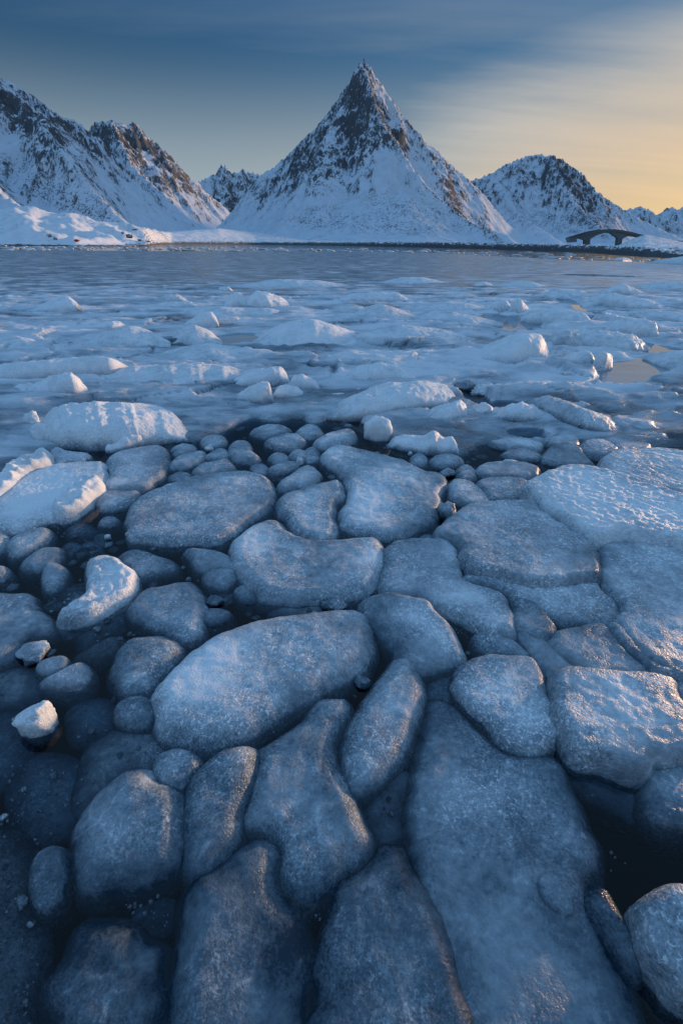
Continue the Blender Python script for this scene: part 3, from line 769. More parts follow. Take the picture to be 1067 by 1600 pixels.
def mound(name, label, cat, sky_, base, depth=0.6, foot=0.40, cf=0.55, box_=2.2, frost=0.85, pit=0.6, rough=0.03, group='snow covered ice blocks on the frozen bay', dirt=0.0, warm_end=0.0, res=1.0, endp=6.0):
    """a block whose upper outline and front foot are known; depth is its extent away from the viewer"""
    x0, x1 = sky_[0][0], sky_[-1][0]
    sd = abs(hash((sky_[0], base[0]))) % 1000 * 0.31
    nc = int(np.clip((x1 - x0) * 0.75 * res, 26, 130))
    xs = np.linspace(x0, x1, nc)
    # smooth interpolation of the skyline
    sx = np.interp(xs, [q[0] for q in sky_], [q[1] for q in sky_])
    kern = np.hanning(max(3, nc // 12 * 2 + 1)); kern /= kern.sum(); h_ = len(kern) // 2
    sx = np.convolve(np.pad(sx, h_, mode='edge'), kern, 'valid')
    bx = np.interp(xs, [q[0] for q in base], [q[1] for q in base])
    bx = np.convolve(np.pad(bx, h_, mode='edge'), kern, 'valid')
    g0 = ground(xs, bx, 0.0)
    t = np.linspace(-1, 1, nc)
    dep = depth * (0.25 + 0.75 * (1 - np.abs(t) ** 4)) * (1 + 0.15 * fbm(V3(xs * 0.03, 0, sd), 3))
    dirs = g0[:, :2] / np.linalg.norm(g0[:, :2], axis=1)[:, None]
    dist0 = np.linalg.norm(g0[:, :2], axis=1)
    r = rays(xs, sx); slope = r[:, 2] / np.linalg.norm(r[:, :2], axis=1)
    Hc = CAM_H + slope * (dist0 + cf * dep)
    Hc = np.maximum(Hc, 0.015) * (1 - np.abs(t) ** endp * 0.6)
    nr = int(np.clip(depth * 34 * res, 16, 40))
    q = np.linspace(0, 1, nr)
    w = np.where(q < cf, 0.5 * q / cf, 0.5 + 0.5 * (q - cf) / (1 - cf))
    prof = (1 - np.abs(2 * w - 1) ** box_) ** foot
    P = g0[None, :, :2] + dirs[None] * (q[:, None] * dep[None, :])[..., None]
    z = Hc[None, :] * prof[:, None]
    X, Y = P[..., 0], P[..., 1]
    nn = fbm(V3(X * 5, Y * 5, z * 5 + sd), 4); n2 = fbm(V3(X * 17, Y * 17, z * 17 + sd), 3)
    keep = 1 - 0.55 * np.exp(-((q - cf) / 0.15) ** 2)[:, None]
    zt = z + prof[:, None] * (rough * nn * keep + rough * 0.45 * n2)
    X = X + rough * 0.25 * fbm(V3(X * 7 + 9, Y * 7, z * 7 + sd), 3)
    Y = Y + rough * 0.25 * fbm(V3(X * 7, Y * 7 + 5, z * 7 + sd), 3)
    full = np.full((nr + 2, nc + 2, 3), 0.0)
    zt = zt + 0.028 * float(sstep(610, 580, np.mean([q_[1] for q_ in base])))
    full[1:-1, 1:-1] = np.stack([X, Y, zt], -1)
    full[0, 1:-1] = full[1, 1:-1]; full[-1, 1:-1] = full[-2, 1:-1]
    full[:, 0] = full[:, 1]; full[:, -1] = full[:, -2]
    full[0, :, 2] = -0.10; full[-1, :, 2] = -0.10; full[:, 0, 2] = -0.10; full[:, -1, 2] = -0.10
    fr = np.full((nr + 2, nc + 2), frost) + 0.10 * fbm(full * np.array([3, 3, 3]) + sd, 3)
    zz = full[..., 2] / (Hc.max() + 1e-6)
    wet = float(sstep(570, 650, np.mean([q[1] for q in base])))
    fr = fr - (0.12 + 0.10 * wet) * sstep(0.5, 0.1, zz) - (0.12 + 0.30 * wet) * sstep(0.16, 0.02, zz)  # undercut shade painted at the foot, plus a wet line nearer the water
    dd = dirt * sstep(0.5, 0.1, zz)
    pt = pit * sstep(0.15, 0.5, zz)
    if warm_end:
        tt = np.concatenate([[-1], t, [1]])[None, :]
        dd = np.maximum(dd, warm_end * sstep(0.72, 0.95, tt) * sstep(0.9, 0.3, zz)); pt = pt * (1 - sstep(0.6, 0.85, tt))  # warm sunlight on the right end painted in as brown
    cen = np.array([full[..., 0].mean(), full[..., 1].mean(), 0.0])
    verts = (full - cen).reshape(-1, 3)
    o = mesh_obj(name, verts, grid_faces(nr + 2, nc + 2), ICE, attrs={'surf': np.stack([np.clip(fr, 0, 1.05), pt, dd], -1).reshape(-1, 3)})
    o.location = cen
    return tag(o, label, cat, group)

_ico = {}
def ico(level):
    if level in _ico: return _ico[level]
    import bmesh
    bm = bmesh.new(); bmesh.ops.create_icosphere(bm, subdivisions=level, radius=1.0)
    v = np.array([p.co[:] for p in bm.verts]); f = np.array([[q.index for q in p.verts] for p in bm.faces]); bm.free()
    _ico[level] = (v, f)
    return _ico[level]

def blob(name, label, cat, cx, yb, w, h, frost=0.7, rough=0.30, flat=0.0, level=4, group='loose ice lumps between the floes', mat=None, dirt=0.0, z0=0.0, facet=0.0, pit=0.0):
    """an irregular lump: foot at photo pixel (cx, yb), w x h photo pixels"""
    sd = (cx * 0.173 + yb * 0.117)
    g = ground([cx], [yb], 0.0)[0]
    axis = g[1] * math.cos(PITCH) + CAM_H * math.sin(PITCH)
    s = axis / F
    dep = math.atan2(CAM_H, np.hypot(g[0], g[1]))
    wid = w * s; D = wid * 0.85
    Hh = max((h * s - D * math.sin(dep)) / math.cos(dep), 0.30 * wid)
    if flat: Hh = flat
    v, f = ico(level)
    n = fbm(v * 1.1 + sd, 3, 0.42); n2 = np.abs(fbm(v * 2.2 + sd + 40, 2))
    rad = 1 + rough * n + rough * 0.5 * (n2 - 0.3)
    p = v * rad[:, None]
    rs = np.random.default_rng(int(cx * 7 + yb))
    for _k in range(11):                                  # broken faces
        nk = rs.normal(size=3); nk /= np.linalg.norm(nk)
        ex = np.clip(p @ nk - rs.uniform(0.62, 0.92), 0, None)
        p = p - 0.78 * ex[:, None] * nk
    p = p * (1 + 0.10 * rough / 0.3 * fbm(p * 3.5 + sd, 3))[:, None]
    dirv = g[:2] / np.linalg.norm(g[:2])
    c = np.array([g[0] + dirv[0] * D * 0.42, g[1] + dirv[1] * D * 0.42])
    P = np.stack([p[:, 0] * wid / 2, p[:, 1] * D / 2, np.where(p[:, 2] > 0, p[:, 2] * Hh * 0.72, p[:, 2] * Hh * 1.1) + Hh * 0.27 + z0], -1)
    P[:, 2] = np.maximum(P[:, 2], -0.12)
    fr = frost + 0.14 * n - 0.30 * sstep(0.03, 0.0, P[:, 2])
    o = mesh_obj(name, P, f, mat or ICE, attrs={'surf': np.stack([np.clip(fr, 0, 1.05), np.full(len(P), pit), np.full(len(P), dirt) * sstep(0.6, 0.1, P[:, 2] / Hh)], -1)})
    o.location = (c[0], c[1], 0)
    return tag(o, label, cat, group)

SM = 'small floes wedged among the bigger ones'
SUB = 'drowned floes just below the surface'
fl = lambda label, poly, **k: floe('ice_floe', label, 'ice floe', poly, **k)
sub = lambda label, poly, **k: floe('sunken_floe', label, 'sunken floe', poly, **{**dict(T=-0.012, frost=0.30, group=SUB, und=0.006, R_=0.12), **k})
sm = lambda label, poly, **k: floe('small_floe', label, 'small floe', poly, **{**dict(T=0.035, frost=0.34, group=SM, R_=0.07), **k})

# --- nearest row, bottom of the picture
sub('long pale sunken slab along the bottom left edge', [(-120, 1270), (0, 1290), (28, 1305), (46, 1345), (50, 1400), (55, 1470), (58, 1540), (56, 1600), (50, 1660), (-120, 1680)], T=-0.003, frost=0.26)
fl('dark angular floe alone in black water at the bottom left corner', [(118, 1443), (160, 1436), (185, 1435), (205, 1446), (230, 1468), (255, 1474), (258, 1495), (253, 1530), (263, 1548), (263, 1575), (240, 1610), (220, 1660), (120, 1660), (85, 1595), (65, 1570), (62, 1545), (80, 1520), (100, 1490)], T=0.035, frost=0.20, spots=[(235, 1490, 22, 0.14)])
fl('broad grey floe at the bottom edge with a dark wet right flank', [(285, 1392), (300, 1372), (340, 1346), (380, 1319), (412, 1306), (434, 1320), (440, 1370), (452, 1400), (470, 1440), (482, 1500), (478, 1560), (466, 1680), (250, 1680), (262, 1590), (266, 1530), (276, 1460)], T=0.05, frost=0.26, R_=0.16, tilt=(-0.12, 0), spots=[(455, 1490, 45, -0.18), (330, 1450, 60, 0.05)])
fl('rough plate at the bottom centre under the blue plate', [(530, 1388), (565, 1352), (625, 1318), (662, 1395), (700, 1450), (722, 1520), (745, 1690), (485, 1690), (495, 1560), (498, 1505), (520, 1440)], T=0.050, frost=0.24, R_=0.10, und=0.02, z0=0.012)
fl('huge smooth blue plate filling the bottom right', [(668, 1094), (697, 1090), (720, 1107), (760, 1150), (800, 1175), (868, 1180), (890, 1212), (905, 1252), (920, 1290), (938, 1318), (936, 1360), (918, 1380), (930, 1430), (950, 1470), (985, 1532), (997, 1580), (1005, 1690), (680, 1690), (680, 1500), (650, 1400), (632, 1310), (640, 1240), (655, 1160), (660, 1120)], T=0.03, frost=0.24, R_=0.14, und=0.016, spots=[(760, 1230, 90, 0.05), (800, 1380, 60, 0.04), (720, 1560, 80, -0.02)])
fl('narrow jagged rim piece along the right edge of the huge blue plate', [(922, 1397), (944, 1391), (965, 1430), (990, 1470), (997, 1500), (995, 1533), (975, 1520), (955, 1490), (935, 1452), (918, 1425)], T=0.05, frost=0.22, R_=0.05, jag=0.016, und=0.02)
fl('pinkish tilted block at the lower right edge beside black open water', [(998, 1440), (1010, 1417), (1035, 1408), (1075, 1410), (1130, 1440), (1130, 1580), (1067, 1556), (1040, 1530), (1015, 1495)], T=0.13, frost=0.52, R_=0.03, p=2.4, jag=0.03, pit=0.3, tilt=(0.1, 0.1))
floe('ice_lump', 'small pale lump frozen onto the right of the huge blue plate', 'ice lump', [(845, 1385), (855, 1376), (870, 1385), (883, 1405), (884, 1425), (868, 1420), (850, 1405)], T=0.055, frost=0.36, R_=0.03, z0=0.0, group='loose ice lumps between the floes')
fl('mottled plate with a blunt upper tip left of the elongated floe', [(500, 1093), (543, 1092), (543, 1120), (522, 1163), (529, 1205), (548, 1236), (562, 1265), (580, 1300), (574, 1336), (542, 1362), (522, 1393), (482, 1408), (447, 1385), (440, 1332), (420, 1300), (388, 1285), (392, 1240), (403, 1190), (408, 1166), (460, 1130)], T=0.042, frost=0.27, R_=0.10, und=0.02, spots=[(460, 1230, 40, 0.08), (510, 1390, 40, -0.12)])
fl('elongated pointed floe standing up between mottled plate and blue plate', [(620, 1029), (643, 1026), (658, 1050), (663, 1085), (652, 1120), (645, 1150), (625, 1180), (600, 1212), (575, 1240), (553, 1233), (538, 1205), (537, 1170), (549, 1130), (575, 1085), (598, 1050)], T=0.055, frost=0.30, R_=0.12, spots=[(630, 1095, 26, 0.12)])
sub('dark drowned piece below the tail of the elongated pointed floe', [(590, 1234), (625, 1202), (642, 1212), (632, 1260), (626, 1300), (602, 1318), (582, 1290), (572, 1262)], T=-0.01, frost=0.2)
fl('rounded triangular floe at centre right above the huge blue plate', [(712, 1060), (725, 1040), (760, 1028), (800, 1026), (828, 1031), (845, 1050), (855, 1090), (868, 1130), (870, 1160), (850, 1168), (815, 1171), (790, 1161), (775, 1140), (740, 1105), (715, 1082)], T=0.065, frost=0.35, R_=0.08, spots=[(790, 1070, 50, 0.08)])
fl('glittering sunlit block with a broken lower corner at right', [(862, 1067), (880, 1057), (920, 1059), (940, 1056), (1000, 1063), (1050, 1069), (1054, 1090), (1060, 1110), (1085, 1130), (1085, 1182), (1016, 1191), (1013, 1206), (990, 1214), (960, 1201), (920, 1186), (895, 1180), (880, 1150), (866, 1100)], T=0.11, frost=0.44, R_=0.07, pit=0.28, spots=[(960, 1110, 60, 0.1)])
fl('sliver of a floe cut by the right edge beside the glittering block', [(1058, 1078), (1100, 1070), (1100, 1128), (1066, 1116)], T=0.07, frost=0.3, R_=0.05)
fl('wet slab at the right edge below the glittering block', [(1012, 1203), (1040, 1193), (1110, 1186), (1125, 1310), (1067, 1297), (1030, 1284), (1006, 1262), (1004, 1228)], T=0.05, frost=0.28, R_=0.09, und=0.02)
sub('drowned shelf under the glittering block reaching into black water', [(885, 1188), (955, 1206), (1003, 1224), (1006, 1264), (960, 1243), (912, 1218)], T=-0.03, frost=0.3)

# --- left and centre, middle distance of the floe field
fl('largest oval floe at the centre with white frost on its left end', [(236, 1100), (245, 1070), (280, 1031), (320, 1001), (360, 981), (420, 964), (470, 957), (530, 952), (560, 955), (578, 970), (583, 1000), (579, 1025), (560, 1045), (520, 1070), (470, 1100), (430, 1125), (400, 1140), (360, 1160), (320, 1170), (280, 1164), (250, 1140)], T=0.085, frost=0.36, R_=0.16, spots=[(295, 1070, 50, 0.40), (345, 1015, 45, 0.22), (430, 1010, 80, 0.07)])
fl('rounded floe with a bright knob on top at lower left', [(213, 1200), (235, 1200), (247, 1219), (270, 1230), (284, 1247), (287, 1290), (283, 1330), (270, 1360), (240, 1378), (190, 1385), (160, 1390), (138, 1393), (125, 1360), (116, 1310), (119, 1280), (140, 1250), (170, 1221), (190, 1208)], T=0.07, frost=0.29, R_=0.13, tilt=(0, 0.10), spots=[(232, 1212, 16, 0.30), (220, 1290, 50, 0.06)])
fl('smooth teardrop floe with a pale upper tip beside the bright knob floe', [(345, 1170), (375, 1165), (397, 1172), (403, 1190), (395, 1230), (380, 1270), (370, 1310), (340, 1344), (303, 1367), (291, 1350), (289, 1310), (288, 1260), (296, 1220), (315, 1195)], T=0.06, frost=0.25, R_=0.10, tilt=(0, 0.08), spots=[(378, 1172, 22, 0.18)])
sm('round grey lump touching the tip of the teardrop floe', [(250, 1180), (275, 1170), (295, 1175), (308, 1190), (300, 1210), (280, 1229), (260, 1225), (246, 1210), (243, 1195)], T=0.04, frost=0.26)
sm('small blue oval floe tucked under the left end of the largest oval floe', [(184, 1102), (205, 1090), (228, 1092), (238, 1110), (234, 1130), (210, 1135), (187, 1126)], T=0.04, frost=0.24)
sub('dim blue floe half drowned behind the bright knob floe', [(155, 1145), (190, 1132), (230, 1140), (254, 1156), (248, 1190), (230, 1202), (190, 1210), (160, 1228), (140, 1250), (124, 1268), (112, 1240), (124, 1200), (132, 1170)], T=-0.002, frost=0.26)
sub('murky sunken mass below the white lump at left', [(22, 1190), (70, 1170), (112, 1182), (122, 1230), (105, 1282), (60, 1295), (20, 1265)], T=-0.03, frost=0.30)
sub('murky sunken slab at the left edge beside the white lump', [(-60, 1110), (0, 1100), (30, 1105), (36, 1150), (28, 1190), (0, 1215), (-60, 1220)], T=-0.028, frost=0.28)
sub('faint bubbly sunken patch right of the white lump', [(108, 1100), (140, 1085), (170, 1090), (178, 1120), (150, 1140), (115, 1140)], T=-0.035, frost=0.30)
sm('small smooth egg shaped floe at the left above the dark angular floe', [(58, 1342), (75, 1329), (97, 1332), (103, 1350), (96, 1385), (80, 1415), (58, 1408), (51, 1372)], T=0.035, frost=0.26, tilt=(0, 0.25))
sub('tiny drowned disc in black water under the bright knob floe', [(218, 1408), (240, 1400), (262, 1408), (262, 1430), (240, 1442), (220, 1432)], T=-0.04, frost=0.25)
fl('rounded blue grey floe left of the top of the largest oval floe', [(200, 998), (225, 992), (255, 991), (279, 1005), (284, 1020), (270, 1040), (250, 1055), (232, 1078), (205, 1084), (180, 1075), (171, 1050), (180, 1025)], T=0.055, frost=0.27, R_=0.12, spots=[(248, 1025, 22, 0.18)])
fl('broad grey floe with a golden corner above the rounded blue grey floe', [(200, 946), (225, 922), (260, 912), (300, 908), (318, 925), (324, 950), (318, 975), (312, 990), (287, 1000), (260, 990), (230, 976), (206, 962)], T=0.055, frost=0.31, R_=0.11, spots=[(300, 980, 20, 0.12)])
floe('frost_ridge', 'crooked white frosted ridge with a blue hollow at left', 'ice ridge', [(138, 882), (155, 868), (180, 872), (204, 888), (213, 905), (206, 925), (190, 941), (165, 956), (132, 970), (102, 976), (92, 963), (115, 946), (138, 928), (140, 905)], T=0.07, frost=0.55, R_=0.07, pit=0.5, und=0.02, lump=0.025, lf=8, spots=[(185, 895, 30, 0.2), (160, 925, 25, 0.15), (110, 970, 20, -0.25)], group='loose ice lumps between the floes')
sm('dim wedge floe right of the crooked frosted ridge', [(182, 868), (210, 856), (245, 866), (274, 880), (268, 892), (236, 900), (214, 903), (197, 884)], T=0.02, frost=0.24)
fl('floe cut by the left edge above the grey knob', [(-80, 930), (20, 925), (50, 931), (60, 950), (80, 961), (83, 980), (70, 990), (38, 996), (30, 1018), (0, 1040), (-80, 1060)], T=0.045, frost=0.29, R_=0.10)
sub('dim slab cut by the left edge below the grey knob', [(-80, 1066), (0, 1045), (28, 1035), (55, 1048), (60, 1078), (38, 1088), (0, 1098), (-80, 1110)], T=-0.004, frost=0.27)
sm('thin pale flake floating below the grey knob', [(63, 1042), (75, 1034), (99, 1031), (97, 1042), (76, 1049)], T=0.022, frost=0.42, R_=0.02, B=0.03)
sm('two humped grey floe right of the thin pale flake', [(66, 1067), (85, 1055), (110, 1041), (130, 1036), (141, 1050), (130, 1069), (110, 1074), (85, 1071)], T=0.035, frost=0.33)
sub('dim floe between the two humped floe and the rounded blue grey floe', [(116, 1024), (148, 1003), (175, 992), (188, 997), (178, 1016), (150, 1030)], T=-0.004, frost=0.26)
sub('drowned tail under the crooked frosted ridge', [(122, 985), (160, 962), (192, 944), (190, 974), (160, 990), (132, 1004)], T=-0.02, frost=0.26)
sub('drowned blue piece left of the crooked frosted ridge', [(92, 940), (110, 915), (132, 908), (138, 925), (118, 943), (100, 950)], T=-0.012, frost=0.24)
sm('smooth oval pebble of ice left of the crooked frosted ridge', [(32, 885), (50, 865), (75, 854), (97, 856), (101, 866), (85, 885), (55, 893)], T=0.04, frost=0.32)
sm('pale knuckle of ice below the smooth oval pebble', [(68, 890), (85, 881), (99, 886), (104, 896), (95, 914), (85, 924), (71, 914)], T=0.045, frost=0.36, und=0.02)
sm('long grey pebble of ice near the left edge below the snowy floe', [(9, 856), (20, 841), (50, 829), (74, 823), (81, 835), (70, 848), (45, 862), (22, 868)], T=0.045, frost=0.36)
sm('ice nub peeking in at the left edge beside the smooth oval pebble', [(-30, 888), (0, 885), (13, 889), (8, 904), (-30, 912)], T=0.04, frost=0.34)
sm('pale nub at the left edge below the snowy floe', [(-30, 830), (0, 829), (13, 836), (10, 852), (0, 862), (-30, 866)], T=0.05, frost=0.40)

# --- upper left floes
fl('snow dusted floe with a lumpy rim at the left edge', [(-60, 812), (0, 781), (30, 752), (60, 737), (90, 727), (140, 723), (164, 723), (168, 742), (163, 760), (150, 770), (138, 786), (112, 800), (98, 810), (60, 816), (30, 828), (-60, 845)], T=0.07, frost=0.58, R_=0.10, pit=0.5, spots=[(75, 760, 38, 0.35), (30, 790, 30, 0.15)])
floe('rubble_ridge', 'lumpy crumbled rim on the lower right of the snow dusted floe', 'ice ridge', [(86, 792), (105, 776), (130, 757), (158, 752), (161, 767), (140, 785), (112, 804), (92, 808)], T=0.11, frost=0.60, R_=0.06, lump=0.03, lf=9, und=0.02, group='crumbled ice rims')
floe('rubble_ridge', 'row of white snow lumps along the left edge above the snow dusted floe', 'ice ridge', [(-30, 782), (0, 752), (15, 733), (40, 721), (62, 710), (77, 709), (79, 721), (56, 735), (32, 752), (10, 772), (-30, 800)], T=0.10, frost=0.72, R_=0.06, lump=0.035, lf=7, und=0.02, group='crumbled ice rims')
fl('smooth grey plate between snow dusted floe and the pale oval floe', [(169, 716), (200, 704), (250, 698), (267, 715), (261, 735), (245, 755), (222, 769), (182, 767), (164, 763), (163, 756), (172, 740)], T=0.06, frost=0.40, R_=0.08)
sm('smooth cigar shaped floe under the smooth grey plate', [(151, 781), (165, 769), (200, 768), (219, 768), (211, 780), (195, 792), (166, 797), (152, 790)], T=0.05, frost=0.42)
sm('low smooth floe pinned under the big snow slab at left', [(79, 706), (92, 699), (107, 705), (139, 709), (134, 717), (100, 722), (83, 718)], T=0.05, frost=0.52)
sm('little blue disc afloat in the dark gap below the cigar floe', [(156, 815), (166, 808), (180, 808), (185, 816), (176, 823), (160, 823)], T=0.02, frost=0.30)
for lb, q in (('largest faint drowned crumb right under the lumpy rim of the snow dusted floe', [(104, 822), (118, 812), (138, 815), (146, 828), (128, 836), (110, 832)]),
              ('lower left faint drowned crumb below the largest drowned crumb', [(100, 850), (112, 844), (126, 849), (124, 860), (106, 862)]),
              ('lower right faint drowned crumb above the crooked frosted ridge', [(128, 848), (142, 842), (158, 850), (152, 862), (134, 862)]),
              ('smallest faint drowned crumb under the little blue disc', [(148, 836), (158, 830), (168, 836), (164, 846), (152, 846)])):
    sub(lb, q, T=-0.012, frost=0.28)
fl('pale oval floe with a thin bright right rim', [(197, 812), (201, 795), (230, 771), (280, 752), (330, 742), (375, 737), (410, 743), (427, 758), (431, 775), (420, 795), (400, 808), (370, 830), (340, 846), (300, 848), (260, 849), (225, 845), (200, 835)], T=0.065, frost=0.36, R_=0.09)
fl('mitten shaped floe between pale oval floe and the fan shaped floe', [(434, 790), (440, 776), (470, 765), (505, 756), (525, 751), (536, 758), (537, 775), (528, 786), (524, 810), (527, 832), (512, 844), (490, 841), (465, 834), (450, 815), (437, 803)], T=0.07, frost=0.37, R_=0.09, spots=[(485, 800, 25, 0.2)])
fl('large fan shaped floe below the tall snow lump', [(501, 713), (510, 703), (530, 698), (560, 703), (600, 713), (635, 723), (660, 736), (690, 743), (697, 755), (686, 775), (689, 790), (678, 815), (650, 829), (610, 841), (575, 837), (541, 825), (531, 815), (534, 792), (546, 775), (541, 757), (526, 737), (507, 723)], T=0.075, frost=0.39, R_=0.10, und=0.018, spots=[(575, 785, 38, 0.32), (520, 710, 25, 0.15)])
fl('heart shaped floe with a bright rolled right lip at the centre', [(362, 850), (375, 835), (400, 819), (430, 813), (445, 820), (460, 834), (490, 844), (530, 843), (570, 841), (594, 846), (601, 870), (599, 895), (588, 920), (560, 931), (510, 939), (450, 939), (400, 934), (376, 905), (361, 872)], T=0.08, frost=0.37, R_=0.13, rim=0.0, spots=[(585, 868, 18, 0.32), (392, 845, 28, 0.2)])
fl('bent floe with a foot reaching right at the centre right', [(600, 862), (615, 853), (650, 846), (690, 846), (707, 856), (717, 876), (715, 905), (730, 916), (760, 925), (785, 936), (796, 955), (802, 975), (799, 992), (780, 989), (745, 979), (715, 964), (690, 954), (650, 935), (597, 924), (598, 890)], T=0.085, frost=0.37, R_=0.10, spots=[(785, 970, 20, 0.14), (700, 860, 14, 0.1)])
fl('tilted floe with a pale upper edge sinking towards its lower left', [(563, 945), (580, 936), (610, 931), (640, 938), (675, 949), (690, 966), (710, 986), (721, 1015), (726, 1030), (700, 1041), (660, 1044), (630, 1030), (600, 1000), (576, 970)], T=0.08, frost=0.32, R_=0.08, tilt=(0.10, 0.20), spots=[(655, 955, 30, 0.2), (690, 990, 24, 0.12)])
fl('wide smooth plate with a golden right rim at right', [(684, 831), (700, 816), (720, 799), (760, 791), (800, 790), (835, 791), (850, 810), (880, 830), (910, 850), (929, 870), (936, 895), (929, 910), (900, 911), (860, 918), (800, 912), (745, 897), (722, 880), (716, 860), (702, 848), (684, 842)], T=0.10, frost=0.38, R_=0.12, pit=0.2)
fl('lower layer sticking out from under the golden rimmed plate', [(722, 903), (760, 900), (800, 905), (880, 905), (928, 912), (946, 930), (963, 946), (963, 964), (948, 972), (905, 978), (865, 968), (812, 945), (788, 922), (740, 912)], T=0.06, frost=0.37, R_=0.07, pit=0.2)
sm('cushion shaped piece below the lower layer of the golden rimmed plate', [(799, 947), (813, 940), (838, 950), (863, 978), (859, 993), (836, 998), (806, 981)], T=0.075, frost=0.38, R_=0.06)
fl('flat wedge plate above the glittering block', [(862, 999), (878, 986), (915, 980), (943, 980), (964, 1010), (998, 1040), (1015, 1054), (960, 1058), (920, 1053), (900, 1038), (872, 1020), (858, 1006)], T=0.065, frost=0.36, R_=0.06, pit=0.2)
sm('narrow wedge between rounded triangular floe and flat wedge plate', [(809, 991), (830, 993), (855, 1007), (884, 1036), (916, 1057), (890, 1056), (862, 1062), (846, 1045), (830, 1020)], T=0.05, frost=0.33)
sm('dark blue slab above the rounded triangular floe', [(741, 996), (760, 987), (800, 1001), (820, 1020), (824, 1027), (790, 1026), (760, 1019), (746, 1010)], T=0.03, frost=0.26)
fl('wide rippled plate running off the right edge', [(938, 862), (960, 852), (1010, 852), (1067, 860), (1130, 868), (1130, 1085), (1055, 1060), (1022, 1046), (995, 1018), (964, 975), (971, 950), (943, 915), (940, 890)], T=0.075, frost=0.37, R_=0.08, pit=0.15, und=0.02)
sm('thin raised strip along the lower edge of the wide rippled plate', [(950, 979), (964, 980), (986, 1005), (1008, 1033), (1050, 1052), (1062, 1060), (1020, 1057), (1000, 1040), (968, 1009)], T=0.07, frost=0.36, R_=0.04)
floe('snow_plate', 'thick pitted snow plate running off the right edge', 'snow plate', [(813, 771), (830, 757), (870, 739), (900, 736), (960, 748), (1020, 768), (1067, 783), (1130, 800), (1130, 862), (1060, 857), (1010, 849), (960, 843), (925, 848), (900, 833), (862, 811), (836, 790)], T=0.13, frost=0.62, pit=0.75, R_=0.14, spots=[(930, 790, 60, 0.12)])
fl('thick slab with a rounded front edge at the right edge behind the pitted snow plate', [(939, 727), (947, 716), (970, 708), (1020, 709), (1067, 713), (1130, 716), (1130, 795), (1062, 780), (1002, 765), (966, 750), (950, 742)], T=0.12, frost=0.50, R_=0.07, pit=0.5)
sm('upper of the two stacked grey floes left of the pitted snow plate', [(746, 735), (762, 726), (800, 723), (834, 729), (841, 738), (820, 747), (780, 747), (756, 744)], T=0.06, frost=0.38)
sm('lower of the two stacked grey floes left of the pitted snow plate', [(746, 756), (765, 749), (800, 749), (821, 754), (812, 765), (808, 784), (780, 786), (761, 775)], T=0.06, frost=0.38)
sm('tilted dark blue sheet above the tip of the pitted snow plate', [(846, 716), (865, 702), (885, 698), (905, 706), (924, 725), (929, 734), (905, 729), (871, 727)], T=0.07, frost=0.32, tilt=(0, 0.2))
sm('rounded pitted lump left of the slab with a rounded front edge', [(906, 701), (916, 692), (940, 691), (961, 701), (959, 710), (935, 714), (913, 711)], T=0.08, frost=0.45, pit=0.5)
sm('smooth roll of ice with a warm right end above the stacked grey floes', [(765, 692), (790, 687), (830, 688), (844, 696), (839, 704), (815, 702), (780, 699)], T=0.06, frost=0.46)
sm('flat grey piece under the smooth roll of ice', [(786, 709), (810, 702), (835, 707), (847, 717), (820, 721), (796, 717)], T=0.045, frost=0.36)
sm('low rounded piece between the smooth roll and the rounded pitted lump', [(847, 691), (870, 683), (895, 684), (903, 692), (895, 699), (870, 698)], T=0.06, frost=0.45)
sm('flat bar of ice behind the slab with a rounded front edge', [(961, 697), (985, 694), (1012, 695), (1010, 703), (985, 705), (963, 704)], T=0.06, frost=0.45)
sm('ribbed piece squeezed between the fan shaped floe and the stacked grey floes', [(704, 756), (715, 750), (740, 758), (764, 784), (740, 791), (712, 785), (703, 770)], T=0.05, frost=0.36)
sm('oval stone like floe right of the double snow knobs', [(674, 719), (690, 712), (715, 714), (721, 722), (705, 729), (681, 729)], T=0.05, frost=0.38)
sm('dark angular lump below the oval stone like floe', [(713, 738), (726, 728), (741, 736), (740, 749), (722, 752)], T=0.05, frost=0.24, und=0.02)
sm('round button floe above the right shoulder of the fan shaped floe', [(641, 717), (652, 708), (667, 714), (667, 724), (650, 726)], T=0.05, frost=0.38)
sub('dim lump in the dark gap under the fan shaped floe', [(650, 846), (662, 835), (678, 838), (676, 852), (658, 854)], T=0.01, frost=0.28)

